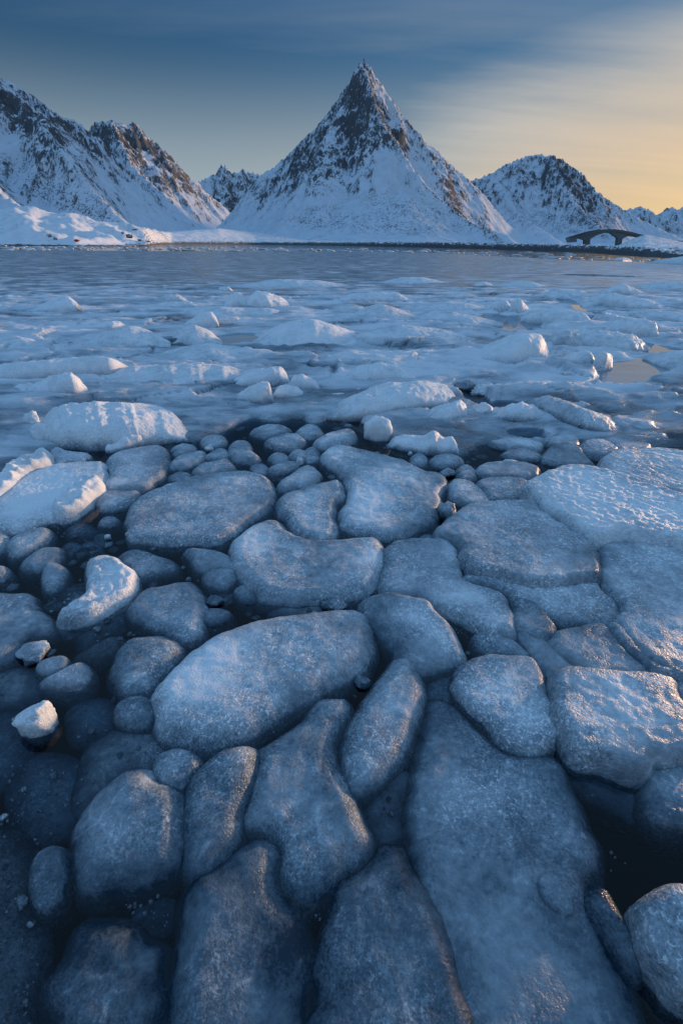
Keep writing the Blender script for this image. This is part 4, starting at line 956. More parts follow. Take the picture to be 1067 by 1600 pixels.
# --- pebbles of ice between the snow slab and the pale oval floe
for lb, q, T_, fr_ in (
    ('long grey pebble resting on the upper edge of the pale oval floe', [(301, 736), (312, 726), (340, 721), (358, 718), (367, 728), (366, 735), (340, 741), (318, 747), (303, 744)], 0.05, 0.34),
    ('white veined pebble above the mitten shaped floe', [(433, 756), (455, 741), (480, 728), (496, 736), (502, 745), (490, 755), (465, 764), (441, 769)], 0.055, 0.34),
    ('domed double pebble above the right end of the pale oval floe', [(356, 699), (370, 691), (388, 693), (393, 704), (407, 715), (399, 723), (376, 721), (363, 715)], 0.065, 0.40),
    ('flat topped pebble left of the fan shaped floe', [(416, 691), (440, 681), (469, 681), (477, 692), (460, 704), (431, 702)], 0.055, 0.37),
    ('low grey pebble behind the flat topped pebble', [(391, 676), (410, 666), (435, 665), (454, 672), (440, 681), (411, 684)], 0.055, 0.40),
    ('shiny pebble right of the smooth grey plate', [(266, 725), (280, 713), (305, 708), (319, 706), (317, 718), (295, 729), (271, 732)], 0.05, 0.36),
    ('rough pebble against the front of the big snow slab', [(269, 701), (285, 694), (304, 696), (306, 703), (285, 711), (271, 710)], 0.05, 0.40),
    ('narrow pebble behind the white veined pebble', [(419, 732), (440, 724), (459, 721), (467, 728), (450, 737), (426, 741)], 0.045, 0.33),
    ('small round pebble right of the domed double pebble', [(420, 716), (432, 708), (448, 711), (449, 720), (432, 724)], 0.045, 0.36),
    ('small pebble in front of the flat topped pebble', [(451, 712), (462, 703), (480, 706), (481, 716), (465, 721)], 0.045, 0.35),
    ('dark crumb pebble beside the shiny pebble', [(262, 748), (275, 738), (295, 738), (300, 748), (280, 757)], 0.025, 0.27),
    ('long tapering pebble behind the fan shaped floe', [(492, 690), (520, 677), (545, 672), (557, 679), (551, 690), (525, 696), (502, 699)], 0.07, 0.42),
    ('wet pebble behind the shiny pebble', [(312, 690), (330, 681), (350, 683), (352, 694), (330, 700)], 0.045, 0.34),
    ('grey pebble left of the domed double pebble', [(318, 715), (335, 703), (352, 702), (358, 712), (342, 718)], 0.04, 0.32),
    ('glassy pebble behind the low grey pebble', [(462, 676), (480, 664), (500, 668), (504, 680), (482, 686)], 0.05, 0.34),
    ('squat pebble at the upper left shoulder of the fan shaped floe', [(474, 706), (488, 699), (500, 705), (496, 718), (480, 722)], 0.04, 0.32),
    ('flat wet pebble in front of the domed double pebble', [(392, 728), (410, 724), (420, 732), (412, 742), (396, 740)], 0.025, 0.30),
):
    sm(lb, q, T=T_, frost=fr_, und=0.015)
# --- dark gap between oval floe and heart shaped floe
sm('dark wedge of ice under the pale oval floe', [(288, 861), (305, 856), (345, 863), (364, 875), (369, 889), (345, 893), (316, 893), (301, 880)], T=0.045, frost=0.27)
sm('pointed grey piece below the dark wedge of ice', [(317, 900), (335, 891), (364, 891), (367, 900), (350, 918), (326, 911)], T=0.05, frost=0.31)
sm('small smooth nub at the lower left of the heart shaped floe', [(368, 925), (380, 917), (395, 921), (397, 936), (381, 938)], T=0.035, frost=0.27)
sm('low fin of ice right of the golden cornered floe', [(314, 960), (330, 953), (357, 956), (355, 965), (336, 974), (319, 972)], T=0.025, frost=0.27)
sub('dim bar of ice between the heart shaped floe and the largest oval floe', [(420, 955), (450, 942), (500, 943), (500, 955), (460, 958)], T=-0.006, frost=0.25)
sub('dim drowned wedge right of the tilted floe', [(728, 1040), (745, 1045), (740, 1070), (715, 1055), (705, 1090), (672, 1085), (680, 1058)], T=-0.02, frost=0.26)

# --- lumps
G2 = 'loose ice lumps between the floes'
blob('ice_lump', 'bright white lump standing in dark slush at the lower left', 'ice lump', 70, 1150, 64, 72, 0.80, 0.20, facet=0.25)
blob('ice_lump', 'grey white knob between two floes at the left edge', 'ice lump', 61, 1032, 54, 42, 0.52, 0.28)
blob('ice_lump', 'glassy lump between the fan shaped floe and the golden rimmed plate', 'ice lump', 697, 812, 36, 34, 0.48, 0.35)
blob('ice_lump', 'small pale lump at the right shoulder of the fan shaped floe', 'ice lump', 698, 746, 26, 18, 0.48, 0.3)
blob('snow_lump', 'tall smooth white snow lump standing above the fan shaped floe', 'snow lump', 588, 690, 46, 46, 0.95, 0.22)
blob('ice_shard', 'bright upright shard on top of the stacked grey floes', 'ice shard', 797, 729, 24, 17, 0.98, 0.45, facet=0.5)
blob('ice_lump', 'dark crumbly lump beside the pointed grey piece', 'ice lump', 336, 948, 30, 24, 0.24, 0.4)
blob('ice_lump', 'row end crumb of sparkling ice between heart shaped and largest oval floes', 'ice lump', 522, 957, 42, 18, 0.34, 0.45)
blob('ice_lump', 'crumb of ice at the lower right corner of the heart shaped floe', 'ice lump', 581, 932, 20, 14, 0.30, 0.4)
blob('ice_lump', 'bubbly lump at the right end of the largest oval floe', 'ice lump', 567, 1076, 28, 26, 0.28, 0.4)
for lb, cx, yb, w_, h_ in (('tiny bright chip beside the wet pebble', 328, 706, 15, 14), ('tiny bright chip on the white veined pebble', 468, 727, 13, 15), ('tiny bright chip in the dark gap below the cigar floe', 170, 843, 12, 12), ('tiny bright chip at the left tip of the pale oval floe', 201, 838, 10, 9), ('tiny round bead above the fan shaped floe', 640, 712, 9, 8)):
    blob('ice_chip', lb, 'ice chip', cx, yb, w_, h_, 0.78, 0.45, level=3, group='tiny bright ice chips')

# --- the pack goes on to both sides of the view
def side_pack():
    r = np.random.default_rng(23)
    n = 0
    for row in range(9):
        y = 0.35 + row * 0.46
        for side in (-1, 1):
            for k in range(9):
                cx = side * (0.5 + k * 0.62 + r.uniform(-0.1, 0.1)) + (0.2 if row % 2 else 0.0); cy = y + r.uniform(-0.08, 0.08)
                rad = r.uniform(0.17, 0.33)
                px, py = project(np.array([[cx, cy, 0.0]]))
                lim = 1150 if side > 0 else -95
                ang = np.linspace(0, 2 * math.pi, 11, endpoint=False)
                rr = rad * (1 + 0.22 * r.normal(size=11).clip(-1.2, 1.2))
                w = np.stack([cx + np.cos(ang) * rr * r.uniform(0.9, 1.35), cy + np.sin(ang) * rr * 0.8, np.zeros(11)], -1)
                qx, qy = project(w)
                if side > 0 and qx.min() < 1185 or side < 0 and qx.max() > -150: continue
                if abs(cx) > 4.6 or n > 70: continue
                n += 1
                floe('ice_floe', 'grey blue ice floe out in the pack beyond the floes of the view', 'ice floe', [(float(a), float(b)) for a, b in zip(qx, qy)], T=r.uniform(0.04, 0.08), frost=r.uniform(0.28, 0.42), group='ice pack to the sides')
side_pack()

# ------------------------------------------------------------------ snow covered blocks and humps on the frozen bay
SLAB = 'snow covered ice blocks on the frozen bay'
HUMP = 'smooth snow humps on the frozen bay'
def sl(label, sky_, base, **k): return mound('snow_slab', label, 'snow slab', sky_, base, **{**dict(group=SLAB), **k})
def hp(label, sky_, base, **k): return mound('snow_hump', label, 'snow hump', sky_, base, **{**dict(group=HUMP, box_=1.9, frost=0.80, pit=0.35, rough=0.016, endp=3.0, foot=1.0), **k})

sl('big pitted snow slab lying at the left in front of the long roll', [(70, 672), (76, 648), (92, 637), (120, 632), (180, 631), (235, 635), (262, 638), (280, 648), (296, 668), (306, 684)], [(70, 690), (90, 700), (150, 706), (210, 702), (260, 693), (306, 690)], depth=1.0, cf=0.72, box_=4.0, frost=0.95, pit=1.0, rough=0.02)
sl('broken white lip at the front of the big pitted snow slab', [(166, 699), (185, 688), (205, 677), (222, 672), (231, 680), (228, 692)], [(166, 709), (200, 706), (228, 698)], depth=0.22, cf=0.5, frost=0.95, pit=0.5, rough=0.035)
blob('snow_lump', 'upper white snow lump at the left end of the big pitted slab', 'snow lump', 55, 668, 26, 28, 0.95, 0.35, group='snow lumps on the frozen bay')
blob('snow_lump', 'lower white snow lump at the left end of the big pitted slab', 'snow lump', 69, 690, 30, 38, 0.92, 0.38, group='snow lumps on the frozen bay')
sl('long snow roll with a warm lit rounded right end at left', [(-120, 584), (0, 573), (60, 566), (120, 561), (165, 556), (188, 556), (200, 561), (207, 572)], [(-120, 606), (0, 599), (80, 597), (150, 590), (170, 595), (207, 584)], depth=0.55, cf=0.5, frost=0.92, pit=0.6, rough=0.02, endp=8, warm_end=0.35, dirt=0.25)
sl('square ended snow block tucked under the long snow roll', [(2, 614), (30, 603), (62, 601), (80, 592), (98, 585), (122, 583), (136, 588), (141, 600)], [(2, 619), (70, 623), (120, 624), (141, 618)], depth=0.5, cf=0.6, box_=3.2, frost=0.92, pit=0.7, rough=0.03, endp=10)
hp('wide low snow sheet right of the long snow roll', [(138, 600), (165, 583), (205, 574), (300, 571), (360, 572), (392, 580), (415, 592)], [(138, 612), (270, 617), (415, 604)], depth=1.6, cf=0.6, frost=0.82, pit=0.8)
sl('long back block of the four clustered blocks left of centre', [(350, 602), (372, 591), (400, 580), (425, 574), (438, 572), (449, 578), (453, 592)], [(350, 607), (400, 607), (453, 600)], depth=0.42, frost=0.95, pit=0.7, rough=0.03, box_=2.6)
sl('front left block of the four clustered blocks left of centre', [(368, 618), (392, 605), (412, 596), (424, 597), (428, 610), (428, 622)], [(368, 628), (410, 636), (428, 632)], depth=0.40, frost=0.92, pit=0.7, rough=0.03, endp=10)
sl('small front right block of the four clustered blocks left of centre', [(426, 612), (436, 602), (450, 600), (462, 604), (478, 616)], [(426, 625), (452, 626), (478, 621)], depth=0.30, frost=0.95, pit=0.7, rough=0.03)
sl('rear right block of the four clustered blocks left of centre', [(450, 598), (460, 587), (473, 584), (484, 590), (500, 601)], [(450, 608), (475, 613), (500, 610)], depth=0.32, frost=0.95, pit=0.7, rough=0.03)
sl('pitted snow slab with a brown front edge at the centre', [(500, 643), (535, 628), (570, 612), (600, 602), (650, 598), (690, 602), (710, 612), (722, 630)], [(500, 656), (560, 660), (620, 652), (680, 642), (722, 636)], depth=0.85, cf=0.65, box_=3.4, frost=0.92, pit=1.0, dirt=0.5, rough=0.02)
sl('low snow ridge behind the pitted slab at the centre', [(525, 594), (555, 574), (590, 569), (620, 573), (645, 585), (662, 598)], [(525, 602), (600, 604), (662, 604)], depth=0.5, frost=0.88, pit=0.7, rough=0.025)
for lb, cx, yb, w_, h_ in (('left crumb of the rubble row behind the pitted centre slab', 530, 628, 34, 14), ('middle crumb of the rubble row behind the pitted centre slab', 565, 618, 30, 16), ('small bead of the rubble row behind the pitted centre slab', 588, 608, 17, 13), ('bright crumb at the right of the rubble row behind the pitted centre slab', 622, 602, 46, 20), ('last crumb of the rubble row behind the pitted centre slab', 668, 602, 30, 12)):
    blob('snow_lump', lb, 'snow lump', cx, yb, w_, h_, 0.85, 0.4, group='snow lumps on the frozen bay', level=3)
sl('row of double snow knobs right of the tall white lump', [(604, 692), (618, 679), (632, 682), (655, 684), (666, 681), (674, 671), (682, 680), (692, 686), (702, 682), (712, 690), (716, 702)], [(604, 700), (660, 712), (716, 712)], depth=0.34, frost=0.86, pit=0.2, rough=0.03, endp=8, res=1.4)
sl('sloping snow block with a rounded right shoulder right of centre', [(640, 652), (672, 641), (695, 632), (713, 626), (726, 631), (730, 644)], [(640, 660), (700, 664), (730, 656)], depth=0.45, frost=0.88, pit=0.4, rough=0.025, endp=10)
blob('snow_lump', 'rounded snow lump beside the brown puddle right of centre', 'snow lump', 754, 650, 31, 26, 0.90, 0.25, group='snow lumps on the frozen bay')
sl('low snow hump right of the rounded lump beside the brown puddle', [(768, 650), (785, 634), (808, 629), (828, 635), (856, 651)], [(768, 658), (812, 664), (856, 660)], depth=0.40, frost=0.86, pit=0.4, rough=0.03)
sl('long slanting whaleback of ice at right', [(815, 628), (838, 619), (862, 623), (890, 634), (920, 646), (950, 659), (982, 677)], [(815, 632), (840, 645), (880, 668), (915, 679), (950, 682), (982, 681)], depth=0.55, cf=0.45, frost=0.66, pit=0.3, rough=0.02)
for lb, cx, yb, w_, h_ in (('crumbly ridge lump above the long slanting whaleback', 905, 640, 30, 16), ('second crumbly lump above the long slanting whaleback', 930, 655, 26, 13), ('brownish crumb near the tail of the long slanting whaleback', 958, 668, 34, 14), ('far tail crumb beyond the long slanting whaleback', 1000, 676, 44, 14), ('end crumb of the ridge beyond the long slanting whaleback', 1025, 690, 34, 12)):
    blob('ice_lump', lb, 'ice lump', cx, yb, w_, h_, 0.62, 0.45, group='crumbled ice above the whaleback', level=3, dirt=0.2)
blob('ice_lump', 'sharp brown white chunk standing in the brown puddle', 'ice lump', 753, 618, 38, 18, 0.72, 0.45, group='ice chunks around the brown puddle', facet=0.4, dirt=0.2)
blob('ice_lump', 'dark tilted chunk left of the brown puddle', 'ice lump', 728, 610, 40, 22, 0.45, 0.4, group='ice chunks around the brown puddle', facet=0.3)
blob('ice_lump', 'brown lit pebble at the right of the brown puddle', 'ice lump', 793, 622, 16, 16, 0.45, 0.4, group='ice chunks around the brown puddle', dirt=0.7, level=3)
sl('dark curved plate behind the brown puddle', [(742, 592), (762, 584), (785, 586), (802, 596)], [(742, 598), (775, 602), (802, 602)], depth=0.4, frost=0.55, pit=0.1, rough=0.02)
sl('large smooth snow slab with a curled right end right of centre', [(734, 558), (756, 543), (788, 528), (818, 524), (838, 526), (846, 540), (856, 549), (858, 560)], [(734, 564), (800, 574), (858, 568)], depth=1.2, cf=0.6, box_=2.8, frost=0.90, pit=0.5, rough=0.02, endp=9)
blob('snow_lump', 'snow bead left of the large smooth slab right of centre', 'snow lump', 742, 541, 12, 7, 0.95, 0.4, group='snow lumps on the frozen bay', level=3)
sl('blocky snow lump standing beside the bright pool at right', [(922, 572), (925, 556), (932, 551), (942, 553), (951, 562), (955, 572)], [(922, 580), (940, 581), (955, 577)], depth=0.35, frost=0.88, pit=0.5, rough=0.03, box_=3.0, endp=10)
sl('low snow shelf left of the blocky lump by the bright pool', [(862, 568), (885, 556), (905, 551), (925, 553)], [(862, 574), (900, 578), (925, 577)], depth=0.5, frost=0.80, pit=0.3, rough=0.03)
sl('crumbly ledge behind the low snow shelf at right', [(846, 560), (858, 550), (885, 549), (910, 548), (922, 553)], [(846, 566), (885, 562), (922, 562)], depth=0.4, frost=0.78, pit=0.3, rough=0.05)
blob('snow_lump', 'small low snow lump in front of the low shelf at right', 'snow lump', 891, 593, 36, 15, 0.72, 0.35, group='snow lumps on the frozen bay')
sl('thick block with a steep right end above the bright pool', [(938, 518), (952, 503), (970, 498), (995, 499), (1014, 505), (1023, 511), (1025, 520)], [(938, 524), (985, 530), (1025, 530)], depth=0.8, cf=0.6, frost=0.85, pit=0.4, rough=0.04, endp=10)
sl('wide sloping slab in the block cluster at right', [(880, 530), (892, 518), (912, 517), (945, 520), (985, 527), (1012, 545)], [(880, 540), (930, 551), (985, 552), (1012, 549)], depth=1.1, cf=0.65, frost=0.80, pit=0.4, rough=0.035)
sl('shadowed hollow faced block at the left of the right block cluster', [(842, 535), (858, 523), (880, 520), (897, 525), (912, 542)], [(842, 545), (880, 549), (912, 549)], depth=0.6, frost=0.66, pit=0.3, rough=0.05)
for lb, cx, yb, w_, h_ in (('dark crumb at the left tip of the right block cluster', 834, 519, 18, 9), ('pale crumb beside the dark crumb of the right block cluster', 852, 516, 20, 9), ('round crumb on the ledge of the right block cluster', 876, 512, 24, 9), ('icy crumb in the hollow of the right block cluster', 887, 541, 30, 14), ('wet crumb behind the thick steep ended block', 928, 492, 24, 10), ('brown crumb in front of the long cracked slab', 935, 508, 34, 12)):
    blob('ice_lump', lb, 'ice lump', cx, yb, w_, h_, 0.58, 0.45, group='crumbs of the right block cluster', level=3, dirt=0.25)
sl('long cracked slab left of the right block cluster', [(812, 500), (826, 489), (850, 486), (885, 487), (908, 490), (920, 498), (923, 506)], [(812, 503), (870, 511), (923, 513)], depth=0.9, frost=0.82, pit=0.4, rough=0.02, endp=9)
sl('long snow block with a dark crack far out at right', [(905, 470), (925, 462), (948, 459), (975, 464), (1010, 470), (1045, 483)], [(905, 474), (970, 485), (1045, 486)], depth=1.4, frost=0.85, pit=0.3, rough=0.03)
sl('pointed snow block behind the long cracked block far out at right', [(930, 460), (950, 450), (968, 444), (980, 449), (1010, 460)], [(930, 463), (970, 464), (1010, 463)], depth=1.2, frost=0.85, pit=0.3, rough=0.03)
hp('long low snow ridge running off the right edge above the bright pool', [(945, 492), (985, 486), (1035, 488), (1080, 492), (1140, 500)], [(945, 497), (1040, 502), (1140, 508)], depth=1.0)
hp('dark snow tongue at the right edge beside the bright pool', [(1003, 560), (1025, 550), (1067, 550), (1140, 556)], [(1003, 562), (1040, 576), (1140, 590)], depth=1.0)
sl('split snow block with a bright right flank right of centre', [(791, 486), (799, 470), (806, 467), (816, 475), (829, 487)], [(791, 489), (810, 492), (829, 490)], depth=0.6, frost=0.90, pit=0.3, rough=0.03)
sl('snow block left of the split block right of centre', [(752, 482), (770, 473), (788, 470), (797, 478), (798, 484)], [(752, 487), (780, 489), (798, 488)], depth=0.7, frost=0.85, pit=0.3, rough=0.03)
hp('big smooth snow cushion with a crack right of the round pool', [(393, 541), (415, 520), (440, 507), (470, 502), (492, 501), (515, 508), (545, 518), (580, 534)], [(393, 544), (470, 547), (580, 540)], depth=1.8, cf=0.55, frost=0.88, pit=0.5)
sl('lumpy left block of the white pair far out left of centre', [(350, 476), (359, 465), (372, 458), (382, 463), (388, 476)], [(350, 482), (370, 483), (388, 482)], depth=0.9, frost=0.95, pit=0.2, rough=0.07)
sl('broad right block of the white pair far out left of centre', [(384, 476), (391, 463), (405, 456), (422, 460), (440, 466), (455, 478)], [(384, 483), (420, 485), (455, 482)], depth=1.2, frost=0.95, pit=0.2, rough=0.05)
blob('snow_lump', 'snow crumbs at the right end of the white pair far out', 'snow lump', 449, 469, 18, 6, 0.95, 0.5, group='snow lumps on the frozen bay', level=3)
blob('snow_lump', 'warm crumb row far out above the white pair', 'snow lump', 352, 457, 26, 7, 0.85, 0.5, group='snow lumps on the frozen bay', level=3, dirt=0.3)
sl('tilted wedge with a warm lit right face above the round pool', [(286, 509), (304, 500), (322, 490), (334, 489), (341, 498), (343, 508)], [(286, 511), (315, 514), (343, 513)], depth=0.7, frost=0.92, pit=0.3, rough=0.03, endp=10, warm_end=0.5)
sl('thin roll of ice behind the tilted wedge above the round pool', [(338, 502), (350, 495), (372, 497), (380, 502)], [(338, 505), (360, 506), (380, 505)], depth=0.5, frost=0.78, pit=0.2)
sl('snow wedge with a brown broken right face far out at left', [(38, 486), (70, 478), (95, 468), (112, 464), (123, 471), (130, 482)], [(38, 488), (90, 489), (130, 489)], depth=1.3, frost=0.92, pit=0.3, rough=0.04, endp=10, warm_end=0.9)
hp('curved plate with a dark crack left of the round pool', [(266, 530), (280, 513), (308, 510), (332, 518), (348, 536)], [(266, 538), (310, 543), (348, 540)], depth=1.2)
hp('snow bank crossing the left edge above the long snow roll', [(-120, 540), (0, 531), (34, 526), (58, 530), (78, 540)], [(-120, 556), (0, 548), (78, 548)], depth=1.0)
hp('long snow swell left of the curved plate', [(70, 544), (130, 531), (178, 520), (212, 510), (236, 513), (268, 532)], [(70, 548), (180, 550), (268, 544)], depth=1.6)
sl('small bright roll of ice on the long snow swell', [(138, 512), (168, 506), (188, 503), (197, 507)], [(138, 514), (175, 515), (197, 512)], depth=0.5, frost=0.92, pit=0.2)
sl('narrow roll of ice far out left of the white pair', [(236, 479), (262, 474), (298, 472), (308, 476)], [(236, 481), (275, 482), (308, 481)], depth=0.8, frost=0.85, pit=0.2)
sl('low block ahead of the narrow roll far out', [(240, 470), (262, 463), (280, 462), (294, 468)], [(240, 472), (270, 474), (294, 473)], depth=1.0, frost=0.75, pit=0.2)
hp('low hump in front of the white pair far out', [(268, 492), (310, 480), (350, 481), (390, 484), (425, 482), (450, 492)], [(268, 494), (360, 497), (450, 494)], depth=1.8)
sl('long thin slab pair far out at the centre', [(522, 469), (548, 461), (585, 458), (622, 458), (640, 468)], [(522, 472), (585, 474), (640, 473)], depth=1.4, frost=0.86, pit=0.2)
hp('snow hump with a white tip at the centre', [(538, 499), (568, 482), (592, 476), (612, 481), (655, 495)], [(538, 501), (595, 504), (655, 501)], depth=1.4)
hp('rounded snow hump right of the white tipped hump', [(642, 499), (672, 487), (700, 488), (738, 496), (785, 508)], [(642, 503), (710, 509), (785, 511)], depth=1.3)
hp('long snow hump with a crumb on its left end at the centre', [(562, 526), (588, 511), (620, 510), (660, 514), (700, 519), (740, 530)], [(562, 532), (640, 538), (740, 535)], depth=1.4)
hp('low hump in front of the large smooth snow cushion', [(252, 560), (290, 546), (330, 540), (368, 546), (408, 556)], [(252, 562), (330, 566), (408, 562)], depth=1.2)
hp('long ridge far out right of centre', [(640, 484), (670, 474), (700, 472), (735, 476), (765, 484)], [(640, 487), (700, 489), (765, 488)], depth=1.6)
sl('small snow heap far out alone right of centre', [(736, 447), (748, 442), (758, 441), (772, 447)], [(736, 449), (755, 449.5), (772, 449)], depth=1.2, frost=0.85, pit=0.2, rough=0.03)
hp('faint low swell far out at the centre', [(590, 442), (625, 434), (660, 434), (700, 442)], [(590, 444), (640, 445), (700, 444)], depth=2.5)
hp('faint low swell far out beyond the split block', [(770, 448), (800, 440), (830, 441), (860, 450)], [(770, 450), (815, 451), (860, 452)], depth=2.2)
hp('broad pale swell far out left of centre', [(360, 448), (430, 437), (500, 439), (560, 449)], [(360, 451), (450, 452), (560, 451)], depth=3.0)
hp('broad snow swell far out at the right edge', [(985, 448), (1020, 439), (1067, 442), (1150, 455)], [(985, 451), (1060, 455), (1150, 460)], depth=2.5)
hp('low swell far out left of the pointed snow block', [(830, 462), (870, 452), (905, 454), (935, 464)], [(830, 466), (880, 468), (935, 467)], depth=1.8)
sl('flat snow covered floe out in the rippled water at right', [(957, 406), (963, 403.2), (972, 402.6), (982, 404), (986, 407)], [(957, 408), (970, 408.6), (986, 408.2)], depth=3.0, frost=0.85, pit=0.0, rough=0.05)

# ------------------------------------------------------------------ shore details
hp('snowy point of land reaching in at the far right shore', [(1008, 411), (1020, 406), (1040, 403), (1075, 399), (1140, 394), (1200, 396)], [(1008, 412), (1040, 413), (1200, 420)], depth=10.0, group='snowy shore points', pit=0.0, rough=0.12)
def rock(label, px, py, dist, w, h, grp='dark rocks on the far shore'):
    g = at_y([px], [py], dist)[0]
    s = dist * math.cos(PITCH) / F * 1.0
    v, f = ico(3)
    n = fbm(v * 1.6 + px, 4)
    p = v * (1 + 0.5 * n)[:, None]
    P = p * np.array([w * s * 0.33, w * s * 0.3, h * s * 0.34])
    surf = np.tile([0.62, 0.1, 0.0], (len(P), 1))
    o = mesh_obj('shore_rock', P, f, BANK, attrs={'surf': surf}); o.location = (g[0], g[1], g[2] + h * s * 0.1)
    return tag(o, label, 'rock', grp)
def ground_y(px, py): return float(ground([px], [py])[0][1])
rock('larger dark rock at the left tip of the snowy point at the far right', 1022, 409.0, ground_y(1022, 411), 18, 7)
rock('smaller dark rock on the snowy point at the far right', 1047, 409.0, ground_y(1047, 412), 11, 6)
rock('dark rock in the snowbank above the red buoy at left', 78, 369, 212, 9, 7)
rock('dark slanting rock in the snowbank left of the red buoy', 87, 374, 206, 8, 6)
rock('upper dark rock on the snowy point at the left shore', 193, 364, 225, 8, 5)
rock('largest dark rock on the snowy point at the left shore', 203, 370, 222, 16, 8)
rock('dark rock at the tip of the snowy point at the left shore', 219, 375.5, 220, 10, 4)
rock('flat dark rock above the snowy point at the left shore', 210, 359, 240, 10, 4)
rock('last low rock at the water beyond the snowy point at left', 232, 377.5, 228, 12, 3)
# a bare bush on the left bank
def bush():
    g = at_y([35], [347.5], 300)[0]; s = 300 * math.cos(PITCH) / F
    root = bpy.data.objects.new('bare_bush', None); scene.collection.objects.link(root); root.location = g
    rs = random.Random(4)
    for part, cnt, ln in (('stem', 9, 1.0), ('twigs', 120, 0.62)):
        v, f = [], []
        for i in range(cnt):
            a = rs.uniform(0, 2 * math.pi); lean = rs.uniform(0.2, 1.1)
            st = np.array([0, 0, -0.6]) if part == 'stem' else np.array([rs.gauss(0, 1.6), rs.gauss(0, 1.2), rs.uniform(0.4, 2.2)])
            d = np.array([math.cos(a) * lean, math.sin(a) * lean, 1.0]) * ln * rs.uniform(1.6, 3.0)
            r = 0.10 if part == 'stem' else 0.05
            b = len(v)
            for k in range(4):
                q = k * math.pi / 2
                v.append(st + np.array([math.cos(q) * r, math.sin(q) * r, 0]))
            v.append(st + d)
            f += [(b + k, b + (k + 1) % 4, b + 4) for k in range(4)]
        bo = mesh_obj(part, np.array(v), f, TWIG, root, smooth=False)
        if part == 'twigs': bo['kind'] = 'stuff'
    tag(root, 'bare brown bush on the snowbank at the left shore', 'bush')
bush()
def buoy():
    g = at_y([120], [377.2], 203)[0]; s = 203 * math.cos(PITCH) / F
    root = bpy.data.objects.new('buoy', None); scene.collection.objects.link(root); root.location = g
    v, f = ico(3)
    p = v.copy(); p[:, 0] *= 1.0 + 0.25 * (p[:, 0] > 0) * p[:, 0]
    mesh_obj('float', p * np.array([3.4 * s, 2.0 * s, 2.0 * s]) + np.array([0, 0, 1.2 * s]), f, REDP, root)
    rg = np.array([[math.cos(a) * (0.5 + 0.16 * math.cos(b)), 0.16 * math.sin(b), math.sin(a) * (0.5 + 0.16 * math.cos(b))] for a in np.linspace(0, 2 * math.pi, 12, endpoint=False) for b in np.linspace(0, 2 * math.pi, 6, endpoint=False)])
    fc = [(i * 6 + j, i * 6 + (j + 1) % 6, ((i + 1) % 12) * 6 + (j + 1) % 6, ((i + 1) % 12) * 6 + j) for i in range(12) for j in range(6)]
    mesh_obj('lifting_ring', rg * s * 1.6 + np.array([4.4 * s, 0, 1.2 * s]), fc, STEEL, root)
    tag(root, 'small red buoy washed up at the foot of the left snowbank', 'buoy')
buoy()

# ------------------------------------------------------------------ slush and bubbles in the gaps
def inside(poly, P):
    x, y = P[:, 0], P[:, 1]; res = np.zeros(len(P), bool)
    xa, ya = poly[:, 0], poly[:, 1]; xb, yb = np.roll(xa, -1), np.roll(ya, -1)
    for i in range(len(poly)):
        c = (ya[i] > y) != (yb[i] > y)
        with np.errstate(divide='ignore', invalid='ignore'):
            res ^= c & (x < (xb[i] - xa[i]) * (y - ya[i]) / (yb[i] - ya[i] + 1e-12) + xa[i])
    return res
def edge_dist(P):
    d = np.full(len(P), 9.0); ins = np.zeros(len(P), bool)
    for c, T in FLOE_OUTLINES:
        lo, hi = c.min(0) - 0.2, c.max(0) + 0.2
        m = np.where((P[:, 0] > lo[0]) & (P[:, 0] < hi[0]) & (P[:, 1] > lo[1]) & (P[:, 1] < hi[1]))[0]
        if len(m) == 0: continue
        q = P[m]; dd = np.full(len(m), 9.0)
        for i in range(0, len(c), 16):
            dd = np.minimum(dd, np.sqrt(((q[:, None] - c[None, i:i + 16]) ** 2).sum(-1)).min(1))
        if T > -0.001:
            ins[m] |= inside(c, q); d[m] = np.minimum(d[m], dd)
        else: d[m] = np.minimum(d[m], dd + 0.02)
    return d, ins
def scatter(name, label, n, size, base, mat, cond, flatness, seed, frost, sink=0.15):
    r = np.random.default_rng(seed)
    px = r.uniform(-40, 1107, n * 6); py = 655 + (1640 - 655) * r.uniform(0, 1, n * 6)
    P = ground(px, py)[:, :2]
    d, ins = edge_dist(P)
    keep = (~ins) & cond(px, py, P, d, r)
    P = P[keep][:n]; N = len(P)
    v, f = base
    sz = size(r, N)
    ang = r.uniform(0, 2 * math.pi, N)
    nz = r.normal(0, 0.16, (N, len(v), 1)) if len(v) < 100 else 0.35 * fbm(v[None] * 1.3 + r.uniform(0, 200, (N, 1, 3)), 3)[..., None]
    q = v[None] * (1 + (nz if flatness < 1 else 0))
    st = r.uniform(0.7, 1.5, (N, 1))
    x = q[..., 0] * st; y = q[..., 1]
    ca, sa = np.cos(ang)[:, None], np.sin(ang)[:, None]
    V = np.stack([(x * ca - y * sa) * sz[:, None] + P[:, 0:1], (x * sa + y * ca) * sz[:, None] + P[:, 1:2], q[..., 2] * sz[:, None] * flatness - sink * sz[:, None] - r.uniform(0, 0.25, (N, 1)) * sz[:, None]], -1)
    Fc = (f[None] + (np.arange(N) * len(v))[:, None, None]).reshape(-1, 3)
    fr = np.repeat(np.clip(frost + r.normal(0, 0.12, N), 0, 1), len(v))
    o = mesh_obj(name, V.reshape(-1, 3), Fc, mat, attrs={'surf': np.stack([fr, fr * 0, fr * 0], -1)})
    return tag(o, label, kind='stuff')
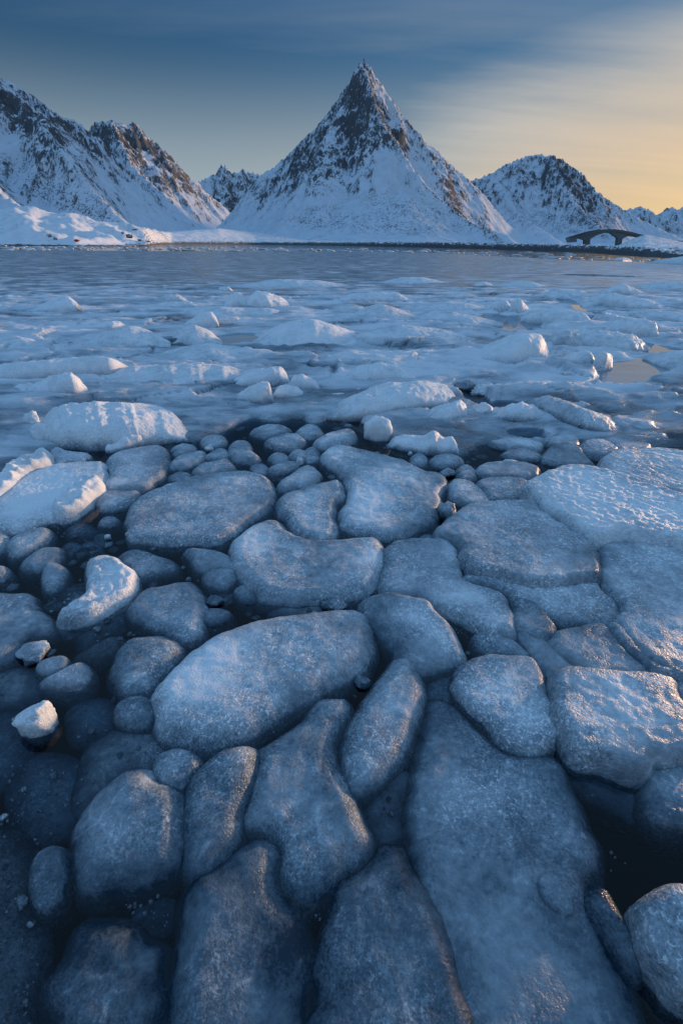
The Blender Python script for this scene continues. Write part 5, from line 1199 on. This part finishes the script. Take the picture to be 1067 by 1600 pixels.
def brash_cond(px, py, P, d, r):
    pat = fbm(V3(P[:, 0] * 2.2, P[:, 1] * 2.2, 3.0), 3)
    black = ((px > 880) & (py > 1195)) | ((py > 1385) & (px < 290) & (px > 60))
    return (r.uniform(0, 1, len(px)) < sstep(-0.25, 0.6, pat) * np.where(py < 1040, 1.0, 0.15)) & (~black | (r.uniform(0, 1, len(px)) < 0.08))
scatter('brash_ice', 'crumbs of brash ice filling the dark gaps between floes', 2600, lambda r, n: 0.004 + 0.014 * r.uniform(0, 1, n) ** 4, ico(2), ICE, brash_cond, 0.55, 11, 0.15, 0.25)
def slush_cond(px, py, P, d, r):
    pat = fbm(V3(P[:, 0] * 1.5, P[:, 1] * 1.5, 13.0), 3)
    black = ((px > 880) & (py > 1195)) | ((py > 1385) & (px < 290) & (px > 60))
    return (r.uniform(0, 1, len(px)) < sstep(-0.5, 0.3, pat)) & (~black) & (d > 0.012) & (py < 1040)
scatter('slush', 'half sunken rounded slush lumps in the gaps between floes', 620, lambda r, n: 0.016 + 0.045 * r.uniform(0, 1, n) ** 2.2, ico(3), ICE, slush_cond, 0.34, 17, 0.13, 0.24)
def make_bubble():
    t = NT('air_bubble')
    fres = t.n('ShaderNodeFresnel', {'IOR': 1.5})
    tr = t.n('ShaderNodeBsdfTransparent', {'Color': (0.92, 0.95, 0.98, 1)}); gl = t.n('ShaderNodeBsdfGlossy', {'Roughness': 0.12, 'Color': (0.9, 0.95, 1, 1)})
    mx = t.n('ShaderNodeMixShader', {0: t.math('ADD', t.math('MULTIPLY', fres.outputs[0], 0.9), 0.03), 1: tr.outputs[0], 2: gl.outputs[0]})
    t.set(t.out.inputs[0], mx.outputs[0]); return t.m
def bub_cond(px, py, P, d, r):
    pat = fbm(V3(P[:, 0] * 3.5, P[:, 1] * 3.5, 9.0), 3)
    return (r.uniform(0, 1, len(px)) < np.exp(-d / 0.03) * sstep(-0.1, 0.5, pat) * 0.9 + 0.03 * sstep(0.1, 0.6, pat)) & (py > 820)
scatter('bubbles', 'clusters of air bubbles along the wet edges of the floes', 2200, lambda r, n: 0.0022 + 0.0055 * r.uniform(0, 1, n) ** 2.5, ico(2), make_bubble(), bub_cond, 1.0, 12, 0.3)
# thin drift ice in the open water before the far shore
def drift():
    r = np.random.default_rng(5); V, Fc = [], []; v, f = ico(1)
    for i in range(420):
        px = r.uniform(-60, 1110)
        pb = np.interp(px, [q[0] for q in BACK], [q[1] for q in BACK])
        top = np.interp(px, [-60, 260, 600, 800, 900, 1000, 1100], [383, 382, 386, 391, 395, 402, 408])
        py = top + (pb - top) * r.uniform(0.05, 1.0) ** 0.7
        g = ground([px], [py])[0]
        if not 30 < g[1] < 260: continue
        s = r.uniform(0.10, 0.42) ** 1.2 * g[1] / 70
        b = sum(len(q) for q in V)
        q = v * (1 + r.normal(0, 0.2, (len(v), 1))) * np.array([s * r.uniform(1, 3.2), s, s * 0.30]) + g + np.array([0, 0, s * 0.08])
        V.append(q); Fc.append(f + b)
    V = np.concatenate(V); Fc = np.concatenate(Fc)
    tag(mesh_obj('drift_ice', V, Fc, ICE, attrs={'surf': np.tile([0.75, 0, 0], (len(V), 1))}), 'scattered white drift ice specks in open water before the shore', kind='stuff')
drift()
